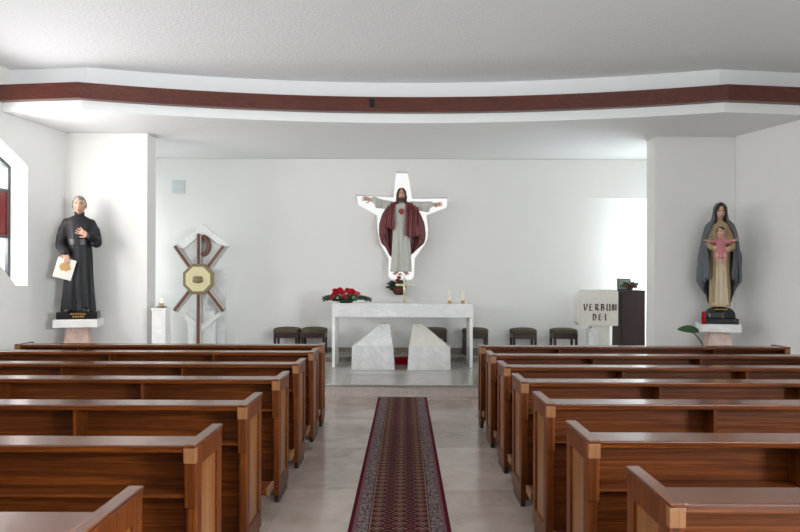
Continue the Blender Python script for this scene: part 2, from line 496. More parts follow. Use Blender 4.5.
# the wall bends gently away into a side recess under a straight lintel
bm = bmesh.new(); rec = []
for i in range(33):
    t = i/32; x = RX0+(XR-RX0)*t; rec.append((x, YB+.85*(t**2.2)))
a = [bm.verts.new((x, y, 0)) for x, y in rec]; b = [bm.verts.new((x, y, RH)) for x, y in rec]
c = [bm.verts.new((x, y+.2, 0)) for x, y in rec]; d = [bm.verts.new((x, y+.2, RH+.2)) for x, y in rec]
for i in range(32):
    bm.faces.new((a[i], a[i+1], b[i+1], b[i])); bm.faces.new((c[i], d[i], d[i+1], c[i+1])); bm.faces.new((b[i], b[i+1], d[i+1], d[i])); bm.faces.new((a[i], c[i], c[i+1], a[i+1]))
bm.faces.new((a[0], b[0], d[0], c[0])); bm.faces.new((a[32], c[32], d[32], b[32]))
struct('wall_recess', bm, M['wall'], 'curved white wall recess beside the lectern', auto=.6)
struct('trim_1', boxb(RX0, XR, YB+.22, 12.8, RH+.001, RH+.12), M['wall'], 'recess soffit slab')
struct('wall_niche', plate([(-1.2, 1.2), (1.1, 1.2), (1.1, 4.0), (-1.2, 4.0)], [], bw, YB+.26, YB+.3), M['opal'], 'glowing white pane behind the cross-shaped opening')
struct('baseboard_back', boxb(XL+.01, RX0, YB-.02, YB-.001, PS, PS+.085), M['base'], 'brown marble skirting on the back wall')

# wall stubs either side of the sanctuary
struct('wall_stub_left', boxb(XL, -4.07, 9.62, 9.95, 0, HS), M['wall'], 'white wall stub behind the priest statue')
struct('wall_stub_right', boxb(3.975, XR, 9.71, 10.05, 0, HS), M['wall'], 'white wall stub behind the mother-and-child statue')

# curved ceiling edge: fascia, wooden beam, fascia, soffit
def curve(off):
    P = [(-5.66, 8.34+off), (-4.41, 8.2+off)]
    n = 48
    for i in range(1, n):
        t = i/n; x = -4.41+(4.34+4.41)*t; s = 2*t-1
        P.append((x, 8.2+.63*(1-s*s)+off))
    P += [(4.34, 8.2+off), (5.76, 8.36+off)]
    return P
def ribbon(name, off, th, z0, z1, mat, label):
    bm = bmesh.new(); A, B = curve(off), curve(off+th)
    rows = [[bm.verts.new((x, y, z)) for x, y in P] for P, z in ((A, z0), (A, z1), (B, z1), (B, z0))]
    for j in range(4):
        p, q = rows[j], rows[(j+1) % 4]
        for i in range(len(p)-1): bm.faces.new((p[i], p[i+1], q[i+1], q[i]))
    for e in (0, -1): bm.faces.new([r[e] for r in rows])
    return struct(name, bm, mat, label, auto=.25)
beam = ribbon('trim_2', 0, .10, 4.083, 4.298, M['beam'], 'curved dark red wooden beam along the ceiling edge')
ribbon('trim_3', .10, .2, HS, 4.09, M['fascia'], 'white fascia band below the wooden beam')
ribbon('trim_4', .24, .2, 4.25, HC, M['fascia'], 'white curved fascia above the wooden beam')
struct('ceiling', boxb(-6.1, 6.3, YR-.2, 9.6, HC, HC+.1), M['ceil'], 'rough white stucco ceiling over the pews')
bm = bmesh.new(); P = curve(.11)
a = [bm.verts.new((x, y, HS+.004)) for x, y in P]; b = [bm.verts.new((x, 12.8, HS+.004)) for x, y in P]
a2 = [bm.verts.new((x, y, HS+.13)) for x, y in P]; b2 = [bm.verts.new((x, 12.8, HS+.13)) for x, y in P]
for i in range(len(P)-1):
    bm.faces.new((a[i], a[i+1], b[i+1], b[i])); bm.faces.new((a2[i], b2[i], b2[i+1], a2[i+1]))
struct('ceiling_soffit', bm, M['soffit'], 'lower white ceiling over the sanctuary')

# windows
def window(n, poly, wf0, bars, panes, label, off=0):
    wf = lambda u, v, d: wf0(u, v, d+off)
    bm = bmesh.new(); cx = sum(p[0] for p in poly)/len(poly); cz = sum(p[1] for p in poly)/len(poly)
    N = len(poly)
    def inset(k):
        res = []
        for i in range(N):
            p0, p1, p2 = V(poly[i-1]), V(poly[i]), V(poly[(i+1) % N])
            d1 = (p1-p0).normalized(); d2 = (p2-p1).normalized()
            ar = sum(poly[j][0]*poly[(j+1) % N][1]-poly[(j+1) % N][0]*poly[j][1] for j in range(N))
            sg = 1 if ar > 0 else -1
            n1 = V((-d1.y, d1.x))*sg; n2 = V((-d2.y, d2.x))*sg
            m = (n1+n2); m = m/(m.dot(n1)) if abs(m.dot(n1)) > .2 else m
            res.append(p1+m*k)
        return res
    A, B = inset(.004), inset(.05)
    for d0, d1 in ((.19, .145),):
        v = [[bm.verts.new(wf(p[0], p[1], d)) for p in L] for L, d in ((A, d0), (B, d0), (B, d1), (A, d1))]
        for j in range(4):
            p, q = v[j], v[(j+1) % 4]
            for i in range(N): bm.faces.new((p[i], p[(i+1) % N], q[(i+1) % N], q[i]))
    y0 = min(p[0] for p in poly)+.02; y1 = max(p[0] for p in poly)-.02
    for h in bars: prism(bm, [(y0, h-.022), (y1, h-.022), (y1, h+.022), (y0, h+.022)], wf, .15, .188)
    for yv in panes.get('mull', []):
        z0, z1 = panes['z']; prism(bm, [(yv-.02, z0), (yv+.02, z0), (yv+.02, z1), (yv-.02, z1)], wf, .15, .188)
    o = struct('window_%d' % n, bm, M['frame'], label)
    return o
w1 = window(1, W1, lang, (2.92, 2.256), {'mull': [8.0], 'z': (1.92, 3.76)}, 'dark framed stained glass window in the left wall', .1)
def glass(par, poly, mat, nm, lab, wf=lang):
    bm = bmesh.new(); o_ = .1 if par is w1 else 0; prism(bm, poly, wf, .162+o_, .17+o_)
    o = obj(nm, bm, mat, par)
    if lab: o['label'] = lab
    return o
glass(w1, [(7.22, 2.92), (8.85, 2.92), (8.85, 3.27), (8.0, 3.78), (7.22, 3.23)], M['clear'], 'glass_pane', 'clear upper pane')
glass(w1, [(7.22, 2.26), (8.85, 2.26), (8.85, 2.92), (7.22, 2.92)], M['redglass'], 'red_glass_pane', 'deep red middle pane')
glass(w1, [(7.22, 1.92), (8.34, 1.92), (8.68, 1.56), (8.85, 1.56), (8.85, 2.26), (7.22, 2.26)], M['clear'], 'glass_pane', 'clear lower pane')
for n, poly, wf in ((2, W2, lang), (3, W2c, lang), (4, W2b, lang), (5, W3, rang)):
    mid = sum(p[0] for p in poly[:2])/2
    wn = window(n, poly, wf, (2.9, 2.2), {'mull': [mid], 'z': (1.52, 3.7)}, 'dark framed window beside the pews')
    glass(wn, poly, M['clear'], 'glass_pane', None, wf)
w6 = window(6, W4, rang, (1.9,), {'mull': [11.45], 'z': (.62, 3.13)}, 'side window lighting the recess by the lectern')
glass(w6, W4, M['clear'], 'glass_pane', None, rang)
w7 = window(7, W7, lang, (1.9,), {}, 'narrow unseen window behind the left wall stub, added to brighten the back wall')  # unseen window added for more light on the back wall
glass(w7, W7, M['clear'], 'glass_pane', None, lang)

w8 = window(8, W8, lambda u, v, d: (u, YR-d, v), (2.7,), {'mull': [2.67, 3.93], 'z': (1.72, 3.68)}, 'wide high unseen window in the rear wall, added for frontal light')  # unseen window added behind the camera for soft frontal light
glass(w8, W8, M['clear'], 'glass_pane', None, lambda u, v, d: (u, YR-d, v))
UP = .7
daylight('fill_rear', (3.3, YR-.6, 2.7), (.05, 1, .2), 3.6, 1.9, 60)  # added lamp outside the unseen rear window, frontal fill
WARM, COOL = (1, .99, .97), (.96, .98, 1)
daylight('daylight_left_front', (wlx(8)-.55, 8.0, 2.75), (1, .3, .0), 1.6, 2.0, 270, WARM)
daylight('daylight_left_nave', (XN-.55, 4.6, 2.5), (1, 0, .6), 2.0, 2.2, 160, WARM)
daylight('daylight_left_middle', (XN-.55, 1.6, 2.5), (1, 0, 1.0), 2.0, 2.2, 180, WARM)
daylight('daylight_left_rear', (XN-.55, -1.2, 2.5), (1, 0, 1.2), 2.0, 2.2, 60, WARM)
daylight('fill_left_sanctuary', (XL-.5, 10.65, 2.0), (1, 0, 0), .95, 2.6, 80, WARM)  # added lamp outside the hidden window, fills the left back wall
daylight('daylight_right_rear', (XM+.55, -1.5, 2.6), (-1, .15, .35), 2.0, 2.2, 1600, (1, 1, 1))
daylight('daylight_right_sanctuary', (XR+.45, 11.45, 1.9), (-1, 0, 0), 1.8, 2.5, 140, COOL)

# ------------------------------------------------------------------ carpet runner
bm = boxb(-.34, .34, -3.0, 0, 0, .008)
cr = obj('carpet_runner', bm, M['runner'], bevel=.003, loc=(-.03, 8.55, .0005))
bpy.data.objects['carpet_runner'].data.transform(Matrix.Identity(4))
for v_ in cr.data.vertices:
    if v_.co.y < -1: v_.co.y = -11.2
tag(cr, 'long wine-red patterned runner down the aisle to the altar step', 'carpet')

# ------------------------------------------------------------------ pews
def pew(sg, label, row1=False, L=3.62, divs=(1.01, 2.06)):
    """sg -1: left block, +1: right block. local x=0 is the aisle end; y=0 the edge towards the camera."""
    root = thing('pew', label, 'pew', group='pews in the left block' if sg < 0 else 'pews in the right block')
    D = .27 if row1 else .40
    X = lambda u: sg*u
    def bx(bm, u0, u1, *r): box(bm, min(X(u0), X(u1)), max(X(u0), X(u1)), *r)
    T = .045
    bm = bmesh.new(); bx(bm, T, L-T, .006, .175, .884, .917)
    obj('book_ledge', bm, M['pewtop'], root, bevel=.007)
    bm = bmesh.new(); bx(bm, T, L-T, .158, .178, .06, .884)
    obj('backrest_panel', bm, M['pewx'], root)
    bm = bmesh.new(); bx(bm, T, L-T, .022, .158, .68, .694)
    obj('book_shelf', bm, M['pewx'], root, bevel=.003)
    for u in divs:
        bm = bmesh.new(); bx(bm, u-.009, u+.009, .03, .158, .694, .884)
        obj('shelf_divider', bm, M['pewz'], root)
    if not row1:
        bm = bmesh.new(); bx(bm, T, L-T, .178, .40, .42, .45)
        obj('seat', bm, M['pewx'], root, bevel=.006)
    # kneeler
    k0, k1 = (-.20, -.07) if row1 else (-.30, -.13)
    bm = bmesh.new(); bx(bm, .02, L-.02, k0, k1, .175, .22)
    for u in (.35, 1.6, 3.0): bx(bm, u, u+.05, k1, .16, .15, .19)
    kn = obj('kneeler', bm, M['pewx'], root, bevel=.006)
    bm = bmesh.new(); bx(bm, .003, .02, k0+.005, k1-.005, .172, .223)
    k2 = obj('kneeler_cap', bm, M['cap'], kn, bevel=.003); k2['label'] = 'pale end cap'
    for side in (0, 1):
        o0, o1 = (0, T) if side == 0 else (L-T, L)
        bm = bmesh.new()
        yb = .028
        bx(bm, o0, o1, yb, D, .81, .906)                # top rail
        bx(bm, o0, o1, yb, D, .06, .17)                 # bottom rail
        bx(bm, o0, o1, yb, yb+.075, .17, .81); bx(bm, o0, o1, D-.07, D, .17, .81)
        bx(bm, o0-.003, o1+.003, .008, yb, .64, .845)   # edge strip
        ep = obj('end_panel', bm, M['pewz'], root, bevel=.004)
        bm = bmesh.new(); bx(bm, o0-.005, o1+.005, 0, yb+.001, .838, .906); obj('corner_block', bm, M['endgrain'], ep, bevel=.003)['label'] = 'paler corner block'
        bm = bmesh.new(); bx(bm, o0-.005, o1+.005, -.004, D+.004, .906, .922)
        obj('top_rail', bm, M['pewy'], ep, bevel=.004)
        bm = bmesh.new(); bx(bm, o0+.012, o1-.012, yb+.07, D-.065, .165, .815)
        ip_ = obj('inset_panel', bm, M['inset'], ep); ip_['label'] = 'honey coloured inset panel'
        bm = bmesh.new(); bx(bm, o0+.006, o1-.006, yb+.03, D-.03, 0, .06)
        obj('plinth', bm, M['pewdark'], root)
    return root
LX, RX = -.922, .845
lfar = [7.06, 6.53, 5.67, 4.86, 3.94, 3.08, 2.15]
rfar = [7.02, 6.35, 5.55, 4.79, 4.01, 3.18, 2.40]
llab = ['front-row partition of the left block, nearest the altar', 'second pew from the front in the left block', 'third pew from the front in the left block',
        'middle pew of the left block, fourth from the front', 'fifth pew from the front in the left block', 'second nearest pew of the left block, light streak on its ledge',
        'nearest left pew, cut off by the bottom left corner']
rlab = ['front-row partition of the right block, nearest the lectern', 'second pew from the front in the right block', 'third pew from the front in the right block',
        'middle pew of the right block, fourth from the front', 'fifth pew from the front in the right block', 'second nearest pew of the right block, brightly lit orange back',
        'nearest right pew, cut off by the bottom right corner']
llab = ['brown wooden '+s for s in llab]; rlab = ['brown wooden '+s for s in rlab]
for sg, far, lab, x0 in ((-1, lfar, llab, LX), (1, rfar, rlab, RX)):
    f = pew(sg, lab[0], True, 3.42, (.97, 2.74) if sg < 0 else (.88, 2.6)); f.location = (x0, far[0]-.27, 0)
    p = pew(sg, lab[1], False, 3.65 if sg < 0 else 3.55); p.location = (x0, far[1]-.40, 0)
    for k in range(2, 7): dup(p, (x0+(.03 if sg > 0 and k == 6 else 0), far[k]-.40, 0), lab[k])

# ------------------------------------------------------------------ altar
AX, AY = -.04, 10.28
AH, AB = 1.254, 1.018
alt = thing('altar', 'white marble altar table on two slab legs, centre of the platform', 'altar', (AX, AY, PL))
obj('tabletop', boxb(-1.19, 1.19, 0, .62, AB-PL, AH-PL), M['marble'], alt, bevel=.008)
for s in (-1, 1):
    x0, x1 = sorted((s*1.19, s*1.135))
    obj('leg', boxb(x0+.002, x1-.002, .02, .58, 0, AB-PL), M['marble2'], alt, bevel=.005)
def wedge(s, lab):
    t = thing('marble_block', lab, 'marble block', ((-.545 if s < 0 else .425), 10.0, PL), 0, 'sloped marble blocks under the altar')
    # outer edge a, inner edge b
    X = lambda u: s*(u-.53)+0
    h1, h2 = .39, .735
    bm = bmesh.new()
    lo = [bm.verts.new((X(u), y, 0)) for u, y in ((.86, 0), (.15, 0), (.15, .62), (.86, .62))]
    mi = [bm.verts.new((X(u), y, h1)) for u, y in ((.85, .0), (.175, 0), (.175, .62), (.85, .62))]
    for i in range(4): bm.faces.new((lo[i], lo[(i+1) % 4], mi[(i+1) % 4], mi[i]))
    bm.faces.new(lo[::-1]); bm.faces.new(mi)
    obj('block_base', bm, M['marble'], t, bevel=.005)
    bm = bmesh.new()
    a = [bm.verts.new((X(u), y, h1+.001)) for u, y in ((.82, .012), (.18, .012), (.18, .6), (.82, .6))]
    b = [bm.verts.new((X(u), y, h2)) for u, y in ((.40, .44), (.245, .44), (.245, .58), (.40, .58))]
    for i in range(4): bm.faces.new((a[i], a[(i+1) % 4], b[(i+1) % 4], b[i]))
    bm.faces.new(a[::-1]); bm.faces.new(b)
    o = obj('sloped_top', bm, M['marble'] if s < 0 else M['marble3'], t, bevel=.004)
    return t
wedge(-1, 'sloped white marble block under the left half of the altar')
wedge(1, 'sloped marble block under the right half of the altar, cream top')
st = obj('red_kneeling_step', boxb(-.19, .19, 0, .24, 0, .115), M['redcloth'], bevel=.012, loc=(-.05, 10.64, PL))
tag(st, 'low red covered step between the two marble blocks', 'step')

# things on the altar
AT = AH
def leaf_blade(bm, base, tip, width, droop=.03, n=6, upv=(0, 0, 1)):
    base, tip = V(base), V(tip); d = tip-base; side = d.cross(V(upv))
    if side.length < 1e-4: side = V((1, 0, 0))
    side.normalize(); up = side.cross(d).normalized()
    L, R, Cn = [], [], []
    for i in range(n+1):
        t = i/n; p = base+d*t+up*math.sin(PI*t)*droop; wd = width*math.sin(PI*min(1, .08+t*.92))**.7
        L.append(bm.verts.new(p-side*wd+up*wd*.25)); R.append(bm.verts.new(p+side*wd+up*wd*.25)); Cn.append(bm.verts.new(p))
    for i in range(n):
        bm.faces.new((L[i], L[i+1], Cn[i+1], Cn[i])); bm.faces.new((Cn[i], Cn[i+1], R[i+1], R[i]))
def blossom(c, r, mat, par, rnd, nm='flower'):
    bm = bmesh.new()
    for ring, (cnt, rr, lift, wd) in enumerate(((9, 1.0, .1, .42), (8, .78, .45, .36), (6, .5, .75, .3), (4, .25, .9, .2))):
        for k in range(cnt):
            a = 2*PI*(k+.37*ring)/cnt+rnd.uniform(-.1, .1)
            b0 = V((0, 0, -.3*r)); t0 = V((math.cos(a)*rr*r, math.sin(a)*rr*r, lift*r))
            leaf_blade(bm, b0, t0, wd*r, .22*r, 4)
    sphere(bm, (0, 0, .1*r), .35*r, seg=8, rings=6)
    o = obj(nm, bm, mat, par, smooth=True); o.location = c
    o.rotation_euler = (rnd.uniform(.3, .9), rnd.uniform(-.35, .35), 0)
    return o
rnd = random.Random(3)
fl = thing('flower_arrangement', 'red flower arrangement with green fern leaves on the altar left end', 'flowers', (-1.01, 10.47, AT))
bm = bmesh.new(); lathe(bm, [(.10, 0), (.13, .03), (.13, .06), (.05, .08)], 20); obj('bowl', bm, M['leafdark'], fl, auto=.5)
bm = bmesh.new()
for k in range(110):
    a = rnd.uniform(0, 2*PI); l = rnd.uniform(.12, .32)
    e = V((math.cos(a)*l*1.05, math.sin(a)*l*.5-.02, rnd.uniform(-.0, .13)))
    leaf_blade(bm, (math.cos(a)*.05, math.sin(a)*.04, .06), e+V((0, 0, .03)), rnd.uniform(.018, .034), .02, 5, (rnd.uniform(-.6, .6), -1, rnd.uniform(.2, 1.2)))
o = obj('foliage', bm, M['leaf'], fl); o['label'] = 'green leaves'
bm = bmesh.new()
for s in (-1, 1):
    for k in range(7):
        e = V((s*rnd.uniform(.30, .46), rnd.uniform(-.12, .1), rnd.uniform(.02, .08)))
        st_ = V((s*.06, 0, .07)); tube(bm, smooth_path([st_, (st_+e)/2+V((0, 0, .05)), e], 4), .004, 6)
        for q in range(1, 8):
            t = q/8; p = st_.lerp(e, t)+V((0, 0, .2*t*(1-t)))
            for z in (-1, 1): leaf_blade(bm, p, p+V((s*.045, z*.02, z*.03-.012)), .010, .004, 3, (0, -1, .4))
for k in range(6):
    x = rnd.uniform(-.25, .12); leaf_blade(bm, (x, -.08, .06), (x+rnd.uniform(-.05, .05), -.2, rnd.uniform(-.0, .03)+.02), .03, .03, 5)
o = obj('fern_spray', bm, M['leafdark'], fl); o['label'] = 'dark fern fronds'
for x, y, z, m in ((-.20, -.06, .14, 'petalred'), (-.19, .02, .2, 'petalred'), (-.10, -.02, .22, 'petalred'), (-.06, -.05, .17, 'petalred'), (.02, 0, .21, 'petalred'), (.10, -.02, .2, 'petalred'),
                   (.07, -.07, .14, 'petalred'), (-.02, -.10, .12, 'petalpink'), (.0, -.08, .1, 'petalpink'), (.2, -.03, .15, 'petalpink'), (-.12, -.11, .09, 'petalwhite'), (.14, -.09, .09, 'petalwhite'), (-.22, -.09, .1, 'petalred'), (.06, .06, .2, 'petalred'), (-.14, .06, .2, 'petalred'), (-.13, -.09, .16, 'petalred'), (.04, -.10, .18, 'petalred'), (.13, .03, .17, 'petalred')):
    f_ = blossom((x, y, z), .062 if m != 'petalwhite' else .036, M[m], fl, rnd)
    f_['label'] = {'petalred': 'red blossom', 'petalpink': 'pink blossom', 'petalwhite': 'small white blossom'}[m]

def candle(x, lab):
    t = thing('altar_candle', lab, 'candle', (x, 10.42, AT), 0, 'candles on the altar')
    bm = bmesh.new(); lathe(bm, [(.052, 0), (.055, .008), (.03, .016), (.032, .04), (.038, .045), (.036, .05)], 20); obj('holder', bm, M['gold'], t, auto=.5)
    bm = bmesh.new(); lathe(bm, [(.027, .05), (.027, .235), (.02, .24)], 18); obj('wax', bm, M['wax'], t, auto=.5)
    bm = bmesh.new(); tube(bm, [(0, 0, .238), (.001, 0, .252)], .002, 6); obj('wick', bm, M['black'], t)
candle((449.6-405)*10.42/610, 'ivory altar candle nearer the crucifix')
candle((463.2-405)*10.42/610, 'ivory altar candle nearer the right end of the altar')

cx_ = thing('crucifix', 'small gilt standing crucifix in the middle of the altar', 'crucifix', ((404.3-405)*10.4/610, 10.40, AT))
bm = bmesh.new(); lathe(bm, [(.055, 0), (.058, .012), (.03, .025), (.016, .05), (.022, .075), (.014, .1)], 20); obj('stand', bm, M['silver'], cx_, auto=.5)
bm = bmesh.new(); box(bm, -.016, .016, -.01, .01, .09, .41); box(bm, -.125, .125, -.01, .01, .295, .33)
for x, z in ((0, .415), (-.128, .3125), (.128, .3125)): sphere(bm, (x, 0, z), .024, (1, .6, 1), 10, 8)
obj('cross', bm, M['silver'], cx_, bevel=.003)
bm = bmesh.new()
tube(bm, [(0, -.018, .315), (0, -.022, .26), (.004, -.022, .2), (0, -.02, .13)], [.013, .02, .017, .008], 10)
tube(bm, [(-.1, -.016, .33), (0, -.02, .3), (.1, -.016, .33)], [.006, .01, .006], 8); sphere(bm, (0, -.024, .337), .016, seg=10, rings=8)
obj('corpus', remesh(bm, .003, 1) and bm, M['silver'], cx_) if False else link('corpus', remesh(bm, .003, 1), M['silver'], cx_, smooth=True)

# ------------------------------------------------------------------ stools
def stool(label):
    t = thing('stool', label, 'stool', group='upholstered stools along the back wall')
    W, D, H = .23, .19, .50
    bm = bmesh.new(); box(bm, -W, W, -D, D, H-.115, H)
    bmesh.ops.subdivide_edges(bm, edges=bm.edges[:], cuts=3, use_grid_fill=True)
    for v_ in bm.verts:
        if v_.co.z > H-.05: v_.co.z -= .02*((v_.co.x/W)**2+(v_.co.y/D)**2)
    o = obj('cushion', bm, M['cushion'], t, smooth=True, bevel=0)
    sm = o.modifiers.new('sub', 'SUBSURF'); sm.levels = sm.render_levels = 2
    obj('seat_frame', boxb(-W+.015, W-.015, -D+.015, D-.015, H-.20, H-.10), M['stoolwood'], t, bevel=.004)
    for sx in (-1, 1):
        for sy in (-1, 1):
            x0, x1 = sorted((sx*(W-.012), sx*(W-.058))); y0, y1 = sorted((sy*(D-.012), sy*(D-.055)))
            obj('leg', boxb(x0, x1, y0, y1, 0, H-.10), M['stoolwood'], t, bevel=.003)
    return t
SY = 11.32
sx_ = lambda px: (px-405)*(SY-.19)/610
s0 = stool('upholstered stool, outer one of the pair left of the altar'); s0.location = (sx_(285.5), SY, PS)
for px, lab in ((313, 'upholstered stool next to the altar left leg, inner one of the pair'), (435, 'upholstered stool half hidden behind the right marble block'),
                (476.5, 'upholstered stool behind the altar right leg'), (525.3, 'upholstered stool standing alone between altar and lectern'),
                (566.3, 'upholstered stool next to the lectern')):
    dup(s0, (sx_(px), SY, PS), lab)

# ------------------------------------------------------------------ chi-rho tabernacle
TZ = 11.05; ks = TZ/610
tb = thing('tabernacle', 'chi-rho tabernacle with octagonal cream door on white marble slab', 'tabernacle', ((199.3-405)*ks, TZ, PS))
def tp(x, y): return ((x-199.3)*ks, EYE-PS+(280-y)*ks)
G = lambda u, v, d: (u, d, v)
def poly(pts, d0, d1):
    bm = bmesh.new(); prism(bm, [tp(*p) for p in pts], G, d0, d1); return bm
bm = poly([(186, 312), (213, 312), (213, 354.5), (186, 354.5)], .10, .20)
obj('plinth_slab', bm, M['marble2'], tb, bevel=.005)
obj('back_slab', poly([(204, 269), (221.5, 269), (221.5, 354.5), (204, 354.5)], .22, .30), M['marble'], tb, bevel=.005)
obj('upper_chevron', poly([(174.6, 247), (195.5, 231), (195.5, 239.5), (183, 249.5)], -.0, .10), M['marble2'], tb, bevel=.004)
obj('upper_chevron', poly([(195.6, 231.5), (202, 224.3), (229.5, 246.5), (222, 247.5), (208.5, 237.5), (204, 235), (195.6, 238.5)], .0, .10), M['marble2'], tb, bevel=.004)
obj('diamond_panel', poly([(202, 228), (227, 247), (212, 268), (200, 310), (186, 268), (178, 248)], .10, .14), M['marble2'], tb, bevel=.003)
obj('lower_chevron', poly([(184.5, 313), (198, 325), (198, 332), (184.5, 320)], .0, .10), M['marble2'], tb, bevel=.004)
obj('lower_chevron', poly([(200.6, 326), (220, 312.5), (220, 316.5), (200.6, 333)], .0, .10), M['marble2'], tb, bevel=.004)
def bar(p, q, w, d0, d1):
    p, q = V(tp(*p)), V(tp(*q)); d = (q-p).normalized(); n = V((-d.y, d.x))*w*ks
    bm = bmesh.new(); prism(bm, [tuple(p-n), tuple(q-n), tuple(q+n), tuple(p+n)], G, d0, d1); return bm
for p, q in (((175.3, 246.8), (197, 277)), ((224, 246.8), (201.5, 277)), ((174.8, 311.5), (197, 283)), ((223.6, 311.5), (201.5, 283))):
    br = obj('chi_bar', bar(p, q, 1.45, -.04, .10), M['chiwood'], tb, bevel=.003)
    for s in (-1, 1):
        pass
    obj('pale_edging', bar(p, q, 2.5, -.03, .09), M['chiedge'], br, bevel=.002)
ps = obj('upright_post', boxb(-1.4*ks, 1.4*ks, -.055, .10, 0, tp(0, 234.5)[1]), M['chiwood'], tb, bevel=.003)
obj('pale_edging', boxb(-2.3*ks, 2.3*ks, -.042, .09, 0, tp(0, 235)[1]), M['chiedge'], ps, bevel=.003)
# loop of the rho
bm = bmesh.new(); ctr = (200.6, 246.5)
outer = [tp(ctr[0]+9.2*math.sin(a), ctr[1]-11*math.cos(a)) for a in np.linspace(0, PI, 18)]
inner = [tp(ctr[0]+6.0*math.sin(a), ctr[1]-7.6*math.cos(a)) for a in np.linspace(PI, 0, 18)]
prism(bm, outer+inner, G, -.03, .10); obj('rho_loop', bm, M['chiwood'], tb, bevel=.002)
def octa(r): return [(199.3+r*math.sin(PI/8+k*PI/4), 279.8-r*math.cos(PI/8+k*PI/4)) for k in range(8)]
of = obj('door_frame', poly(octa(16.4), -.065, .0), M['bronze'], tb, bevel=.006)
od = obj('door', poly(octa(13.2), -.08, -.06), M['ivory'], tb, bevel=.004)
bm = bmesh.new()
ex, ez = tp(199.3, 280)
sphere(bm, (ex, -.08, ez-.02), .10, (1.0, .25, .5), 20, 10)
for k in (-1, 0, 1): sphere(bm, (ex+k*.05, -.083, ez+.025), .042, (1, .4, .75), 12, 8)
for k in range(7): sphere(bm, (ex-.08+k*.0267, -.098, ez-.035-.006*math.cos((k-3)*.5)), .014, seg=8, rings=6)
obj('bread_basket_emblem', bm, M['bronze'], od, smooth=True)

# candle post
q = thing('candle_post', 'slim white marble post in front of the left wall stub', 'post', ((158.6-405)*9.35/610, 9.35+.11, PL))
obj('shaft', boxb(-.105, .105, -.105, .105, 0, 1.0), M['marble2'], q, bevel=.004)
obj('cap', boxb(-.115, .115, -.115, .115, 1.0, 1.035), M['marble2'], q, bevel=.004)
lp = thing('oil_lamp', 'small burning lamp on the white marble post', 'lamp', (q.location.x, q.location.y, PL+1.035))
bm = bmesh.new(); lathe(bm, [(.05, 0), (.085, .012), (.09, .022), (.07, .026), (.03, .02)], 24); obj('dish', bm, M['bronze'], lp, auto=.6)
bm = bmesh.new(); lathe(bm, [(.035, .022), (.042, .04), (.042, .075), (.038, .08), (.036, .04), (.02, .03)], 20); obj('glass', bm, M['silver'], lp, auto=.6)
bm = bmesh.new(); lathe(bm, [(.004, .078), (.015, .092), (.012, .112), (.002, .145)], 12); obj('flame', bm, M['flame'], lp, smooth=True)

# wall switch panel
pk = YB/610
sw = thing('wall_panel', 'small grey square panel high on the back wall, left', 'panel', ((178.3-405)*pk, YB-.003, EYE+(280-187.5)*pk))
obj('plate', boxb(-.12, .12, -.02, 0, -.125, .125), M['switch'], sw, bevel=.005)
for x in (-.055, .055):
    for z in (-.06, .06): obj('field', boxb(x-.042, x+.042, -.026, -.019, z-.048, z+.048), M['switchblue'], sw, bevel=.004)

# sensor on the beam
sb = obj('sensor_box', boxb(-.035, .035, -.03, .02, -.055, .055), M['black'], bevel=.006, loc=((371.5-405)*8.8/610, 8.805, 4.20))
tag(sb, 'small black box on the wooden ceiling beam', 'sensor')

# ------------------------------------------------------------------ lectern
LZ = 10.45; kl = LZ/610
le = thing('lectern', 'white marble lectern with VERBUM DEI in dark gothic letters', 'lectern', ((599.5-405)*kl, LZ, PL))
def lpx(x, y): return ((x-599.5)*kl, EYE-PL+(280-y)*kl)
bm = bmesh.new(); prism(bm, [lpx(*p) for p in ((580, 325), (577.8, 321), (577.8, 297), (585, 289.2), (617, 289.2), (619, 291), (619, 325))], G, .03, .26)
obj('reading_desk', bm, M['marble3'], le, bevel=.005)
bm = bmesh.new(); prism(bm, [lpx(*p) for p in ((580.3, 296.2), (618.4, 296.2), (618.4, 325.2), (580.3, 325.2))], G, 0, .03)
obj('front_panel', bm, M['marble3'], le, bevel=.003)
c0, c1 = lpx(593, 325.2), lpx(611, 325.2)
obj('column', boxb(c0[0], c1[0], .05, .24, .11, c0[1]), M['marble3'], le, bevel=.004)
obj('column_block', boxb(c0[0]-.06, c0[0]+.1, .03, .2, .11, c0[1]-.05), M['marble'], le, bevel=.004)
obj('foot', boxb(c0[0]-.10, c1[0]+.06, .0, .42, 0, .11), M['marble3'], le, bevel=.004)
GL = {'V': [[(-.02, .92), (.1, 1), (.2, .4), (.32, 0)], [(.52, 1), (.66, .92), (.54, .45), (.32, 0)]],
      'E': [[(.5, .95), (.14, .95), (.1, .5), (.14, .05), (.58, .05)], [(.1, .52), (.5, .55)]],
      'R': [[(0, .95), (.15, 1), (.15, .0)], [(.15, .95), (.5, .9), (.5, .6), (.15, .5)], [(.28, .5), (.62, .02)]],
      'B': [[(0, .95), (.15, 1), (.15, .03)], [(.15, .97), (.5, .88), (.46, .6), (.18, .54)], [(.18, .54), (.58, .42), (.58, .12), (.15, .02)]],
      'U': [[(0, .95), (.12, 1), (.12, .15), (.3, .02), (.56, .2)], [(.46, 1), (.58, .95), (.58, .08), (.68, 0)]],
      'M': [[(.05, .02), (.05, .95), (.3, .85), (.33, .05)], [(.33, .85), (.62, .95), (.64, .02)]],
      'D': [[(.0, .95), (.15, 1), (.12, .05), (.45, .02), (.62, .35), (.55, .8), (.15, .98)]],
      'I': [[(.05, .95), (.2, 1), (.2, .05), (.32, 0)]]}
bm = bmesh.new()
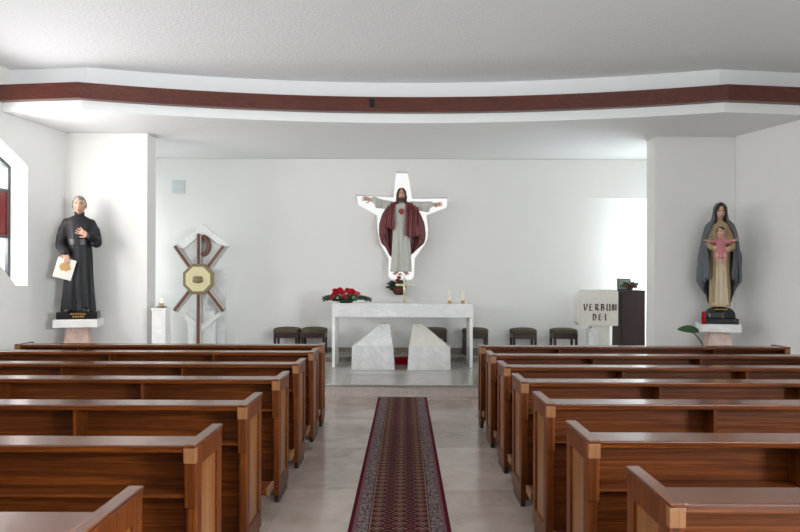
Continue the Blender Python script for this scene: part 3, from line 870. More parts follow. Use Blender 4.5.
def write(txt, x0, y0, h, adv):
    nib = V((math.cos(.6), math.sin(.6)))*.125
    for ch in txt:
        for st_ in GL[ch]:
            for p, q_ in zip(st_, st_[1:]):
                p, q_ = V(p), V(q_)
                quad = [p-nib, p+nib, q_+nib, q_-nib]
                ar = sum(quad[i].x*quad[(i+1) % 4].y-quad[(i+1) % 4].x*quad[i].y for i in range(4))
                if abs(ar) < .004: continue
                d_ = (-.0040, 0)
                pts = [(x0+u.x*h*.92, y0+u.y*h) for u in quad]
                a = [bm.verts.new((u, -.004, v_)) for u, v_ in pts]; b = [bm.verts.new((u, .0, v_)) for u, v_ in pts]
                bm.faces.new(a); bm.faces.new(b[::-1])
                for i in range(4): bm.faces.new((a[i], a[(i+1) % 4], b[(i+1) % 4], b[i]))
        x0 += adv*(.62 if ch == 'I' else 1)
hL = 6.6*kl
x0, y0 = lpx(583.4, 310); write('VERBUM', x0, y0, hL, 5.75*kl)
x0, y0 = lpx(592.6, 319.6); write('DEI', x0, y0, hL*.95, 5.9*kl)
o = obj('inscription', bm, M['ink'], le); o['label'] = 'dark brown gothic lettering VERBUM DEI'

CZ = 10.50; kc = CZ/610
cb = thing('cabinet', 'tall dark mahogany cabinet behind the lectern', 'cabinet', ((633.5-405)*kc, CZ, PL))
wc = (645.5-621.5)/2*kc; hc = EYE-PL+(280-289.5)*kc
obj('body', boxb(-wc, wc, .012, .47, 0.06, hc-.02), M['dwood'], cb, bevel=.004)
obj('plinth', boxb(-wc+.01, wc-.01, .02, .465, 0, .06), M['pewdark'], cb)
obj('top', boxb(-wc-.006, wc+.006, 0, .475, hc-.02, hc), M['dwood'], cb, bevel=.004)
obj('door', boxb(-wc+.012, wc-.012, 0, .012, .08, hc-.04), M['dwood'], cb, bevel=.003)
pl_ = lambda x, y, z0=CZ: ((x-405)*z0/610, EYE+(280-y)*z0/610)
ft = PL+hc
pf = thing('framed_picture', 'small framed picture propped on the dark cabinet', 'picture', (pl_(628, 0)[0], CZ+.17, ft+.004))
bm = boxb(-.125, .125, 0, .015, 0, .20); o = obj('frame', bm, M['black'], pf, bevel=.003)
o2 = obj('print', boxb(-.11, .11, -.004, .001, .015, .185), M['photo'], pf)
bm = bmesh.new(); box(bm, -.02, .02, .015, .06, 0, .1); obj('stand', bm, M['black'], pf)
pf.rotation_euler = (-.12, 0, .12)
pot = thing('potted_plant', 'small dark leafy plant in front of the picture on the cabinet', 'plant', (pl_(632, 0)[0], CZ+.09, ft))
bm = bmesh.new(); lathe(bm, [(.04, 0), (.055, .06), (.06, .065), (.05, .068)], 18); obj('pot', bm, M['terracotta'], pot, auto=.5)
bm = bmesh.new()
for k in range(46):
    a = rnd.uniform(0, 2*PI); l = rnd.uniform(.05, .15); z = rnd.uniform(.04, .16)
    leaf_blade(bm, (0, 0, .06), (math.cos(a)*l*1.2, math.sin(a)*l*.5, z), .026, .02, 5, (rnd.uniform(-.6, .6), -1, rnd.uniform(.1, 1)))
obj('leaves', bm, M['leafdark'], pot)
for x, y, z in ((-.03, -.05, .1), (-.11, -.03, .07), (.06, -.04, .07)):
    blossom((x, y, z), .02, M['petalred'], pot, rnd)

# ------------------------------------------------------------------ figure tools
def hand(bm, wrist, d, nrm, s, curl, thumb, spread=.05, grip=None):
    """palm + four unequal bent fingers + thumb. d finger direction, nrm the way the palm faces, thumb = +1/-1 side."""
    w0, d, nrm = V(wrist), V(d).normalized(), V(nrm).normalized()
    nrm = (nrm-d*nrm.dot(d)).normalized(); side = d.cross(nrm)*thumb      # towards the thumb
    for t, wdt in ((.0, .024), (.25, .03), (.5, .036), (.75, .039), (1, .036)):
        c = w0+d*(.088*t)*s
        q = Matrix((side, d, nrm)).transposed().to_quaternion()
        sphere(bm, c, 1, (wdt*s, .022*s, .0135*s), 14, 8, q)
    for i, (off, ln) in enumerate(((.029, .072), (.010, .082), (-.009, .076), (-.027, .058))):
        p = w0+d*.092*s+side*off*s; pts = [p-d*.03*s, p]; ang = curl*.5; dd = (d+side*(off/.03)*spread).normalized()
        for k, fr in enumerate((.45, .32, .23)):
            v = dd*math.cos(ang)+nrm*math.sin(ang); p = p+v*ln*fr*s; pts.append(p); ang += curl*(.9 if k == 0 else .7)
        tube(bm, pts, [.0095*s, .0092*s, .0085*s, .0078*s, .0066*s], 10)
    p = w0+d*.018*s+side*.026*s
    v1 = (d*.62+side*.7+nrm*.25).normalized(); v2 = (d*.85+side*.3+nrm*.35*(1+curl)).normalized()
    tube(bm, [p-side*.012*s, p+v1*.034*s, p+v1*.034*s+v2*.03*s, p+v1*.034*s+v2*.052*s], [.013*s, .0115*s, .0095*s, .0075*s], 10)

class Head:
    def __init__(s, c, sc, yaw=0, pitch=0, roll=0, child=False):
        s.c = V(c); s.s = sc; s.child = child
        s.R = (Matrix.Rotation(yaw, 3, 'Z') @ Matrix.Rotation(roll, 3, 'Y') @ Matrix.Rotation(pitch, 3, 'X'))
    def P(s, p): return s.c+s.R @ (V(p)*s.s)
    def add(s, bm):
        a, b, c = .076, .097, .118; nu, nv = 64, 48; rows = []
        for j in range(1, nv):
            th = PI*j/nv; row = []
            for i in range(nu):
                ph = 2*PI*i/nu
                x = a*math.sin(th)*math.sin(ph); y = -b*math.sin(th)*math.cos(ph); z = c*math.cos(th)
                t = max(0, -z/c); x *= 1-.28*t**1.6
                if y > 0: y *= 1-.45*t
                else: y *= 1+.05*t
                if s.child: x *= 1.06
                if y < 0:
                    e = math.exp
                    pr = 0 if z > .022 or z < -.036 else ((.022-z)/.046 if z > -.024 else (z+.036)/.012)
                    pr = max(0, min(1, pr))
                    y -= .024*e(-(x/.011)**2)*pr
                    y += .011*e(-((abs(x)-.031)/.015)**2-((z-.012)/.011)**2)
                    y -= .005*e(-((z-.034)/.009)**2-(x/.05)**2)
                    y -= .006*e(-(x/.021)**2-((z+.055)/.006)**2)+.006*e(-(x/.018)**2-((z+.067)/.006)**2)
                    y += .005*e(-(x/.02)**2-((z+.077)/.005)**2)
                    y -= .008*e(-(x/.02)**2-((z+.095)/.013)**2)
                row.append(bm.verts.new(s.P((x, y, z))))
            rows.append(row)
        top = bm.verts.new(s.P((0, 0, c))); bot = bm.verts.new(s.P((0, -.02, -c)))
        for p, q in zip(rows, rows[1:]):
            for i in range(nu): bm.faces.new((p[i], q[i], q[(i+1) % nu], p[(i+1) % nu]))
        for i in range(nu):
            bm.faces.new((top, rows[0][i], rows[0][(i+1) % nu])); bm.faces.new((bot, rows[-1][(i+1) % nu], rows[-1][i]))
        for sx in (-1, 1):
            sphere(bm, s.P((sx*.031, -.078, .012)), .0115*s.s, seg=12, rings=8)
            sphere(bm, s.P((sx*.077, .008, -.002)), .03*s.s, (.3, .55, 1), 12, 8)
    def paint(s, co, skin):
        Rm = np.array(s.R); L = (co-np.array(s.c)) @ Rm / s.s
        x, y, z = np.abs(L[:, 0]), L[:, 1], L[:, 2]
        colr = np.tile(np.array(skin), (len(co), 1))
        near = (np.linalg.norm(L, axis=1) < .17) & (y < -.04)
        def put(mask, c, k=1.0): colr[near & mask] = colr[near & mask]*(1-k)+np.array(c)*k
        put(((x-.045)/.024)**2+((z+.03)/.022)**2 < 1, lin(206, 140, 122), .45)
        put(((x-.031)/.0135)**2+((z-.012)/.0075)**2 < 1, lin(226, 222, 214))
        put(((x-.030)/.0065)**2+((z-.012)/.0075)**2 < 1, lin(46, 30, 24))
        put((np.abs(z-.0215) < .0025) & (np.abs(x-.031) < .015), lin(70, 46, 38))
        put((np.abs(z-.034+((x-.03)*.12)) < .0045) & (x > .012) & (x < .05), lin(78, 56, 44))
        put((x/.022)**2+((z+.061)/.010)**2 < 1, lin(172, 92, 84), .8)
        return colr

def body(name, bm, vox, parent, hd, skin):
    me = remesh(bm, vox, 1); paint(me, lambda co: hd.paint(co, skin))
    return link(name, me, M['skin'], parent, smooth=True)

def torso(bm, H, hips=.9, sh=.17, wid=.13):
    """legs, trunk and neck under the clothes as one chain of tubes"""
    tube(bm, [(0, .01, hips), (0, .0, hips+.22), (0, 0, H*.79), (0, .01, H*.82)], [wid*.9, wid*.8, wid*.95, wid*.55], 16, ((0, 1, 0), .72))
    tube(bm, [(-sh, 0, H*.80), (0, .01, H*.815), (sh, 0, H*.80)], [.05, .06, .05], 12)
    tube(bm, [(0, .01, H*.81), (0, -.005, H*.88)], [.056, .052], 14)
def legs(bm, hips, fx=.09, fy=-.02, toe=.02, ground=0):
    for s in (-1, 1):
        tube(bm, [(s*.08, .01, hips), (s*fx, -.005, hips*.54), (s*fx, .03, .08+ground)], [.085, .058, .04], 14)
        tube(bm, [(s*fx, .055, .05+ground), (s*fx, .0, .06+ground), (s*(fx+toe*.6), -.09, .035+ground), (s*(fx+toe), -.16, .022+ground)], [.035, .042, .036, .021], 12)
        for k in range(5):
            u = (k-2)*.016
            tube(bm, [(s*(fx+toe)+u, -.15, .02+ground), (s*(fx+toe)+u*1.05, -.185+abs(k-1.2)*.008, .015+ground)], [.011, .009], 8)

def cloth(bm, vox=.008, sm=2): return remesh(bm, vox, sm)

SK = lin(206, 164, 138)
# ------------------------------------------------------------------ priest statue, left
def pedestal(x, y, top, w_, lab, shelf_lab):
    t = thing('pedestal', lab, 'pedestal', (x, y, 0))
    bm = bmesh.new()
    def sec(z, a, b): return [bm.verts.new((sx*a, sy*b, z)) for sx, sy in ((-1, -1), (1, -1), (1, 1), (-1, 1))]
    R = [sec(0, .30, .24), sec(.12, .30, .24), sec(.14, .27, .21), sec(top-.12, .135, .12)]
    for p, q_ in zip(R, R[1:]):
        for i in range(4): bm.faces.new((p[i], p[(i+1) % 4], q_[(i+1) % 4], q_[i]))
    bm.faces.new(R[0][::-1]); bm.faces.new(R[-1])
    obj('column', bm, M['pink'], t, bevel=.006)['label'] = 'flared pink marble column'
    obj('slab', boxb(-w_, w_, -.22, .22, top-.12, top), M['marble2'], t, bevel=.005)['label'] = 'white marble slab'
    return t
PX, PY = -4.955, 9.27
pedestal(PX, PY, 1.045, .30, 'pink marble pedestal with white slab under the priest statue', '').rotation_euler.z = .26
pr = thing('priest_statue', 'statue of a grey-haired priest in a black cassock, hand on chest', 'statue', (PX, PY, 1.045), .34)
obj('base', boxb(-.275, .275, -.185, .185, 0, .11), M['black'], pr, bevel=.012)['label'] = 'glossy black base'
bm = bmesh.new()
for k, x in enumerate(np.linspace(-.075, .105, 7)): box(bm, x-.011, x+.011, -.189, -.184, .068, .092); 
for x in np.linspace(-.045, .085, 5): box(bm, x-.012, x+.012, -.189, -.184, .028, .054)
obj('gilt_lettering', bm, M['gold'], pr)
B0 = .11
hd = Head((.01, -.045, 1.605+B0), 1.16, .05, .05, 0)
sh = lambda p: (p[0], p[1], p[2]+B0)
bm = bmesh.new(); torso(bm, 1.73+B0, .95, .17); legs(bm, .95, .1, ground=B0)
hd.add(bm)
# arms
rS, rE, rW = (-.16, .0, 1.345), (-.24, .0, 1.06), (-.145, -.19, .885)
lS, lE, lW = (.16, .0, 1.345), (.245, -.06, 1.05), (.155, -.19, 1.14)
for S_, E_, W_ in ((rS, rE, rW), (lS, lE, lW)): tube(bm, [sh(S_), sh(E_), sh(W_)], [.052, .043, .029], 12)
hand(bm, sh(rW), (.12, -.12, -.95), (-.15, 1, -.1), 1.05, .18, -1)
hand(bm, sh(lW), (-.85, -.05, .52), (-.1, 1, .0), 1.1, .22, 1, .35)
body('body', bm, .005, pr, hd, SK)
bm = bmesh.new()
loft(bm, [(B0+.005, .0, 0, .228, .175, .075, 11, 0), (B0+.25, .0, 0, .21, .165, .07, 11, .1), (B0+.55, .005, 0, .19, .155, .055, 11, .25), (B0+.85, .01, 0, .175, .145, .035, 11, .4), (B0+1.04, .01, 0, .165, .135, .012, 11, .5),
          (B0+1.18, .01, -.005, .182, .142, .010, 11, .6), (B0+1.32, .005, 0, .205, .135, .006, 11, .7), (B0+1.405, 0, .005, .165, .105, .0, 11, .8), (B0+1.455, .005, -.005, .075, .075, 0, 11, .8), (B0+1.50, .005, -.012, .062, .064, 0, 11, .8)], 120, 70)
tube(bm, smooth_path([sh(rS), sh((-.207, .01, 1.22)), sh(rE), sh((-.22, -.09, .96)), sh((-.155, -.17, .895))], 5), [.07]*4+[.078]*5+[.076]*6+[.066]*6, 18)
tube(bm, smooth_path([sh(lS), sh((.21, -.01, 1.22)), sh(lE), sh((.235, -.13, 1.085)), sh((.18, -.18, 1.14))], 5), [.07]*4+[.08]*5+[.078]*6+[.062]*6, 18)
# sleeve creases
for S_, E_ in ((rS, rE), (lS, lE)):
    for k in range(5):
        t = .35+.13*k; c = V(sh(S_)).lerp(V(sh(E_)), t); tube(bm, [c+V((-.06, -.055, .02)), c+V((.0, -.068, -.01)), c+V((.06, -.05, .025))], .010, 8)
link('cassock', cloth(bm, .007, 2), M['cassock'], pr, smooth=True)
bm = bmesh.new()
for s_ in (-1, 1): tube(bm, [(s_*.1, .05, B0+.04), (s_*.1, -.02, B0+.05), (s_*.108, -.12, B0+.04), (s_*.112, -.19, B0+.028)], [.045, .05, .046, .03], 12)
obj('shoes', bm, M['black'], pr, smooth=True)
bm = bmesh.new(); loft(bm, [(B0+1.0, .01, -.002, .178, .147, .006, 11, .5), (B0+1.05, .01, -.002, .176, .146, .004, 11, .5), (B0+1.10, .01, -.002, .182, .15, .006, 11, .5)], 96, 10)
obj('sash', bm, M['sash'], pr, smooth=True)
bm = bmesh.new()
pts = [(.005+.066*math.sin(a), -.014-.066*math.cos(a), B0+1.495) for a in np.linspace(0, 2*PI, 20)]
tube(bm, pts, .011, 8); obj('collar', bm, M['cassock'], pr, smooth=True)
# short grey hair: shell over the skull without the face
def hair_cap(hd, mat, par, low=-.02, front=.07, th=.008):
    bm = bmesh.new(); rng = random.Random(5)
    for k in range(260):
        ph = rng.uniform(0, 2*PI); z = rng.uniform(low-.03, .116)
        fr = math.cos(ph)               # 1 = front
        lim = front if fr > .55 else (-.012 if fr > .1 else low-.02)
        if z < lim: continue
        r = math.sqrt(max(.02, 1-(z/.118)**2)); x = .077*r*math.sin(ph); y = -.098*r*math.cos(ph)
        p = V((x, y, z)); nn = V((x/.077**2, y/.098**2, z/.118**2)).normalized()
        back = (V((x*.6, .09, -.03))-V((0, 0, 0))); back = (back-nn*back.dot(nn)).normalized()
        q1 = p+nn*.004; q2 = p+back*.022+nn*.001
        tube(bm, [hd.P(q1), hd.P((q1+q2)/2+nn*.003), hd.P(q2-nn*.006)], [th*hd.s]*2+[th*.7*hd.s], 7)
    return link('hair', remesh(bm, .0045, 1), mat, par, smooth=True)
hair_cap(hd, M['hairgrey'], pr)
# printed sheet held in the lowered hand
ctr = V((-.165, -.172, .645+B0)); u = V((.95, .0, -.27)).normalized(); v_ = V((-.27, .12, -.95)).normalized()
nn = u.cross(v_).normalized()
bm = bmesh.new()
def sheet(bm, hw, hh, off, th):
    for sgn in (0, 1): pass
    c = [ctr+u*a*hw+v_*b*hh+nn*off for a, b in ((-1, -1), (1, -1), (1, 1), (-1, 1))]
    p = [bm.verts.new(x) for x in c]; q2 = [bm.verts.new(x+nn*th) for x in c]
    bm.faces.new(p); bm.faces.new(q2[::-1])
    for i in range(4): bm.faces.new((p[i], p[(i+1) % 4], q2[(i+1) % 4], q2[i]))
sheet(bm, .125, .155, 0, .018); bk = obj('book', bm, M['paper'], pr, bevel=.003); bk['label'] = 'pale book with an ochre picture'
bm = bmesh.new(); sgn = 1 if nn.y > 0 else -1
rr = random.Random(8)
pts = []
for k in range(18):
    a = 2*PI*k/18; r = rr.uniform(.75, 1.1); pts.append((.085*r*math.cos(a), .075*r*math.sin(a)))
off = -.004 if nn.y > 0 else .0185
a = [bm.verts.new(ctr+u*x+v_*(z-.03)+nn*off) for x, z in pts]; b = [bm.verts.new(ctr+u*x+v_*(z-.03)+nn*(off+.0035)) for x, z in pts]
bm.faces.new(a); bm.faces.new(b[::-1])
for i in range(18): bm.faces.new((a[i], a[(i+1) % 18], b[(i+1) % 18], b[i]))
obj('ochre_picture', bm, M['ochre'], bk)

# ------------------------------------------------------------------ hair locks for long hair
def locks(hd, mat, par, n, ends, th, name='hair', vox=.0055, extra=None):
    """ends(a)-> list of local points from the crown down for azimuth a (0 = front)"""
    bm = bmesh.new(); rng = random.Random(11)
    for k in range(n):
        a = -PI+2*PI*(k+.5)/n
        pts = ends(a, rng)
        if pts: 
            pp = smooth_path([hd.P(p) for p in pts], 5)
            tube(bm, pp, [th*hd.s*(.8+.25*math.sin(i*1.1+k)) for i in range(len(pp))], 8)
    if extra: extra(bm)
    return link(name, remesh(bm, vox, 1), mat, par, smooth=True)

# ------------------------------------------------------------------ risen Christ statue on the back wall
JX, JY, JZ = (401-405)*11.3/610, 11.30, 1.742
kj = 11.3/610
jc = thing('robed_statue', 'bearded robed statue with outstretched arms and wine-red cloak before the cross window', 'statue', (JX, JY, JZ))
jp = lambda x, y, d=0: ((x-401)*kj, d, (274.5-y)*kj)      # picture position on the statue's plane, kept as real size
hd = Head((.005, -.04, 1.475), .96, .05, .06, 0)
bm = bmesh.new(); torso(bm, 1.62, .86, .16, .12); legs(bm, .86, .085, toe=.03); hd.add(bm)
rS, rE, rW = (-.17, .02, 1.285), (-.37, .03, 1.325), (-.55, -.03, 1.39)
lS, lE, lW = (.17, .02, 1.285), (.39, .03, 1.29), (.585, -.03, 1.305)
for S_, E_, W_ in ((rS, rE, rW), (lS, lE, lW)): tube(bm, [S_, E_, W_], [.05, .042, .028], 12)
hand(bm, rW, (-.93, -.12, .16), (.1, -.75, -.45), 1.05, .12, -1, .2)
hand(bm, lW, (.97, -.12, .02), (-.1, -.8, .35), 1.05, .2, 1, .2)
body('body', bm, .005, jc, hd, lin(202, 158, 130))
bm = bmesh.new()
loft(bm, [(.062, -.0, .0, .185, .135, .10, 10, 0), (.3, 0, 0, .168, .128, .10, 10, .2), (.6, 0, 0, .155, .12, .085, 10, .5), (.85, 0, 0, .148, .112, .05, 10, .8), (.97, 0, 0, .135, .105, .015, 10, 1), (1.0, 0, 0, .142, .112, .03, 10, 1.2),
          (1.15, 0, 0, .165, .118, .02, 10, 1.3), (1.27, 0, .005, .175, .105, .01, 10, 1.4), (1.325, 0, .01, .11, .08, 0, 10, 1.4), (1.36, 0, .0, .066, .062, 0, 10, 1.4)], 120, 70)
for S_, E_, W_, s in ((rS, rE, rW, -1), (lS, lE, lW, 1)):
    S2, E2, W2_ = V(S_), V(E_), V(W_)
    tube(bm, [S2, E2, W2_+V((-s*.04, .01, 0))], [.085, .075, .058], 16)
    # hanging lower edge of the wide sleeve
    for k in range(9):
        t = k/8; c = V(S_).lerp(V(W2_+V((-s*.06, 0, 0))), .15+.8*t)
        tube(bm, [c, c+V((-s*.012*math.sin(k), .012*math.sin(k*2.1), -.06-.06*t))], [.05, .026], 10)
link('tunic', cloth(bm, .007, 2), M['tunic'], jc, smooth=True)
bm = bmesh.new(); loft(bm, [(.972, 0, 0, .147, .117, 0, 10, 1), (.985, 0, 0, .15, .12, 0, 10, 1), (1.0, 0, 0, .147, .117, 0, 10, 1)], 64, 6); obj('cord_belt', bm, M['tunic'], jc, smooth=True)
bm = bmesh.new()
ck = [(.33, -.01, .05, .17, .10, .08, 13, 0), (.45, 0, .05, .235, .125, .11, 13, .2), (.6, .035, .05, .345, .14, .11, 13, .4), (.75, .025, .045, .375, .145, .11, 13, .6), (.95, .01, .04, .365, .145, .11, 13, .8), (1.12, 0, .03, .325, .14, .08, 13, 1.0), (1.26, 0, .02, .255, .125, .04, 13, 1.1), (1.335, 0, .012, .15, .095, .015, 13, 1.2), (1.365, 0, .012, .09, .075, .0, 13, 1.2)]
A0 = [1.9, 1.45, 1.15, .85, .72, .6, .55, .5, .6]; A1 = [2*PI-1.9, 2*PI-1.5, 2*PI-1.35, 2*PI-1.2, 2*PI-1.05, 2*PI-.85, 2*PI-.65, 2*PI-.5, 2*PI-.6]
loft(bm, ck, 110, 70, A0, A1)
o = solid(obj('cloak', bm, M['cloak'], jc, smooth=True), .016)
# gathered fall of the cloak in front of his left side, and the fold over his right shoulder
bm = bmesh.new()
for k in range(6):
    x = .095+.045*k; oy = .02*(k % 2)
    tube(bm, smooth_path([(x*.75+.03, -.085+.014*k, 1.32), (x*.95+.01, -.155+.016*k+oy, 1.15), (x, -.165+.014*k+oy, .95), (x+.008*math.sin(k*2), -.155+.014*k+oy, .70+.016*abs(k-2))], 6), [.017]*5+[.021]*8+[.024]*6, 10)
for k in range(4):
    x = -.135-.045*k; oy = .02*(k % 2)
    tube(bm, smooth_path([(x*.8, -.08+.014*k, 1.32), (x, -.125+.018*k+oy, 1.18), (x-.012, -.135+.02*k+oy, 1.0), (x-.015, -.115+.02*k+oy, .84+.02*k)], 6), [.016]*6+[.021]*7+[.024]*6, 10)
link('cloak_fold', cloth(bm, .006, 0), M['cloak'], jc, smooth=True)
bm = bmesh.new(); sphere(bm, (-.013, -.128, 1.17), .034, (1, .5, 1.05), 14, 10); sphere(bm, (.02, -.128, 1.175), .034, (1, .5, 1.05), 14, 10); sphere(bm, (.003, -.128, 1.145), .033, (.9, .5, 1.2), 14, 10)
for k in range(9):
    a = 2*PI*k/9; tube(bm, [(.003+.03*math.cos(a), -.122, 1.165+.035*math.sin(a)), (.003+.062*math.cos(a), -.12, 1.165+.07*math.sin(a))], [.006, .003], 6)
link('heart_emblem', remesh(bm, .004, 1), M['heart'], jc, smooth=True)['label'] = 'red heart on the chest'
def jl(a, rng):
    if abs(a) < .66: return None
    s = math.sin(a); c_ = -math.cos(a)
    fr = max(0, math.cos(a))
    return [(s*.03, c_*.03-.0, .122), (s*.066, c_*.082, .085), (s*.088, c_*.098+.02*fr, .0), (s*.092, c_*.085+.045*fr, -.09), (s*.088+rng.uniform(-.006, .006), c_*.07+.035*fr, -.16), (s*.092, c_*.06+.02*fr, -.205)]
locks(hd, M['hairbrown'], jc, 44, jl, .0165)
bm = bmesh.new()
for k in range(13):
    a = (k-6)/6; tube(bm, [hd.P((a*.058, -.066+.035*a*a, -.055-.0*abs(a))), hd.P((a*.05, -.088+.04*a*a, -.092)), hd.P((a*.022, -.093+.02*a*a, -.142))], [.009*hd.s, .012*hd.s, .006*hd.s], 8)
for s in (-1, 1): tube(bm, [hd.P((s*.004, -.108, -.046)), hd.P((s*.026, -.096, -.056))], [.0055, .004], 8)
link('beard', remesh(bm, .0045, 1), M['hairbrown'], jc, smooth=True)
# console carrying the statue, bolted to the wall
bm = bmesh.new(); box(bm, -.10, .10, -.2, .25, -.022, .0)
bm2 = bm
obj('console_shelf', bm, M['marble2'], jc, bevel=.004)
# flowers below the statue
fb = thing('wall_flower_basket', 'dark leafy flower basket with red blooms below the outstretched statue', 'flowers', ((399-405)*kj, 11.40, 1.37))
bm = bmesh.new(); lathe(bm, [(.07, 0), (.12, .05), (.135, .14), (.125, .145), (.06, .12)], 22); obj('basket', bm, M['basket'], fb, auto=.5)
obj('hook_plate', boxb(-.03, .03, .12, .197, .05, .13), M['black'], fb)
bm = bmesh.new()
for k in range(90):
    a = rnd.uniform(0, 2*PI); l = rnd.uniform(.06, .2); z = rnd.uniform(.08, .30)
    y = math.sin(a)*l*.45-.02
    leaf_blade(bm, (0, -.02, .12), (math.cos(a)*l-.02, min(y, .12), z), rnd.uniform(.026, .042), .03, 5, (rnd.uniform(-.6, .6), -1, rnd.uniform(.1, 1)))
for p in ((-.24, -.05, .22), (-.26, -.05, .14), (-.19, -.06, .26), (-.2, -.06, .12), (.16, -.05, .17)):
    leaf_blade(bm, (0, -.03, .13), p, .042, .03, 6, (.2, -1, .5))
obj('leaves', bm, M['leafdark'], fb)
for x, y, z in ((.0, -.12, .32), (-.03, -.13, .27), (.02, -.1, .37)):
    blossom((x, y, z), .046, M['petalred'], fb, rnd)
bm = bmesh.new()
for x, y, z in ((.0, -.11, .32), (-.03, -.12, .27), (.02, -.09, .37)): tube(bm, [(0, -.02, .12), (x, y+.01, z-.01)], .005, 6)
obj('stems', bm, M['leaf'], fb)

# ------------------------------------------------------------------ Madonna statue, right
MX, MY = (720-405)*9.3/610, 9.30
pedestal(MX-.03, MY, 1.005, .27, 'pink marble pedestal with white slab under the mother-and-child statue', '').rotation_euler.z = -.24
ma = thing('mother_and_child_statue', 'statue of a woman in blue-grey mantle holding a child in pink', 'statue', (MX-.005, MY, 1.005), -.34)
bm = bmesh.new(); box(bm, -.235, .235, -.18, .18, 0, .085); obj('base', bm, M['black'], ma, bevel=.01)['label'] = 'black base'
bm = bmesh.new(); loft(bm, [(.085, 0, 0, .215, .17, .02, 6, 0), (.17, 0, 0, .20, .16, .03, 6, .5), (.23, 0, 0, .15, .12, .03, 6, .8), (.25, 0, 0, .08, .07, .0, 6, .8)], 48, 16); obj('rock_mound', bm, M['black'], ma, smooth=True)
bm = bmesh.new()
for k in range(6): sphere(bm, (-.075+.03*k, -.155+.012*abs(k-2.5), .215+.008*(k % 2)), .017, (1.2, .6, .7), 10, 6)
obj('gilt_ornament', bm, M['gold'], ma, smooth=True)
Z0 = .262
hd = Head((-.0, -.04, 1.425+Z0), .90, .06, .12, .05)
mh = lambda p: (p[0], p[1], p[2]+Z0)
bm = bmesh.new()
tube(bm, [mh((0, .01, .85)), mh((0, 0, 1.05)), mh((0, 0, 1.22)), mh((0, .01, 1.28))], [.12, .105, .12, .06], 16, ((0, 1, 0), .75))
tube(bm, [mh((-.14, 0, 1.235)), mh((0, .01, 1.25)), mh((.14, 0, 1.235))], [.045, .055, .045], 12); tube(bm, [mh((0, .01, 1.24)), mh((0, -.01, 1.35))], [.05, .046], 14)
for s in (-1, 1):
    tube(bm, [mh((s*.075, .01, .86)), mh((s*.08, 0, .45)), mh((s*.08, .02, .05))], [.08, .055, .038], 14)
    tube(bm, [mh((s*.08, .03, .03)), mh((s*.085, -.08, .03)), mh((s*.09, -.13, .02))], [.034, .033, .02], 10)
hd.add(bm)
rS, rE, rW = (-.122, 0, 1.21), (-.15, -.04, .95), (-.13, -.19, .90)
lS, lE, lW = (.122, 0, 1.21), (.15, -.04, .94), (.125, -.19, .88)
for S_, E_, W_ in ((rS, rE, rW), (lS, lE, lW)): tube(bm, [mh(S_), mh(E_), mh(W_)], [.046, .039, .026], 12)
hand(bm, mh(rW), (.45, -.5, -.25), (.8, .5, .1), .95, .5, -1)
hand(bm, mh(lW), (-.5, -.5, -.2), (-.8, .5, .1), .95, .5, 1)
body('body', bm, .005, ma, hd, lin(206, 168, 142))
bm = bmesh.new()
loft(bm, [(Z0-.005, 0, 0, .14, .12, .08, 9, 0), (Z0+.25, 0, 0, .138, .12, .08, 9, .2), (Z0+.55, 0, 0, .142, .118, .06, 9, .4), (Z0+.85, 0, 0, .148, .11, .02, 9, .6), (Z0+1.0, 0, 0, .14, .105, .01, 9, .7), (Z0+1.15, 0, 0, .16, .11, .006, 9, .8), (Z0+1.24, 0, 0, .15, .095, 0, 9, .8), (Z0+1.29, 0, 0, .075, .065, 0, 9, .8), (Z0+1.31, 0, -.005, .055, .055, 0, 9, .8)], 110, 64)
for S_, E_, W_ in ((rS, rE, rW), (lS, lE, lW)): tube(bm, [mh(S_), mh(E_), V(mh(W_))+V((0, .02, 0))], [.06, .064, .056], 16)
link('dress', cloth(bm, .007, 2), M['beige'], ma, smooth=True)
bm = bmesh.new()
loft(bm, [(Z0+.0, .0, -.004, .146, .132, .07, 11, 0), (Z0+.3, 0, -.004, .144, .13, .07, 11, .3), (Z0+.6, 0, -.004, .146, .128, .05, 11, .5), (Z0+.84, 0, -.002, .146, .12, .02, 11, .6)], 60, 30, [-.62, -.5, -.42, -.3], [.75, .6, .5, .35])
o = solid(obj('skirt_panel', bm, M['cream'], ma, smooth=True), .012); o['label'] = 'cream front of the skirt'
bm = bmesh.new()
mk = [(.05, .0, .05, .155, .10, .05, 8, 0), (.22, 0, .05, .20, .12, .07, 8, .2), (.36, 0, .035, .265, .15, .10, 8, .4), (.42, 0, .035, .28, .155, .10, 8, .5), (.7, 0, .035, .272, .155, .08, 8, .7), (.95, 0, .025, .25, .155, .05, 8, .8), (1.12, 0, .005, .228, .15, .02, 8, .9), (1.24, 0, .006, .188, .122, .01, 8, 1),
      (1.32, 0, .0, .118, .105, .0, 8, 1), (1.42, 0, -.02, .098, .108, 0, 8, 1), (1.50, 0, -.03, .088, .105, 0, 8, 1), (1.555, 0, -.03, .055, .075, 0, 8, 1), (1.575, 0, -.03, .01, .015, 0, 8, 1)]
mk = [(r[0]+Z0,)+r[1:] for r in mk]
f0 = [1.9, 1.4, 1.05, .95, .95, .9, .8, .62, .7, 1.1, .9, .3, .05]
loft(bm, mk, 110, 90, f0, [2*PI-v for v in f0])
solid(obj('mantle', bm, M['mantle'], ma, smooth=True), .014)
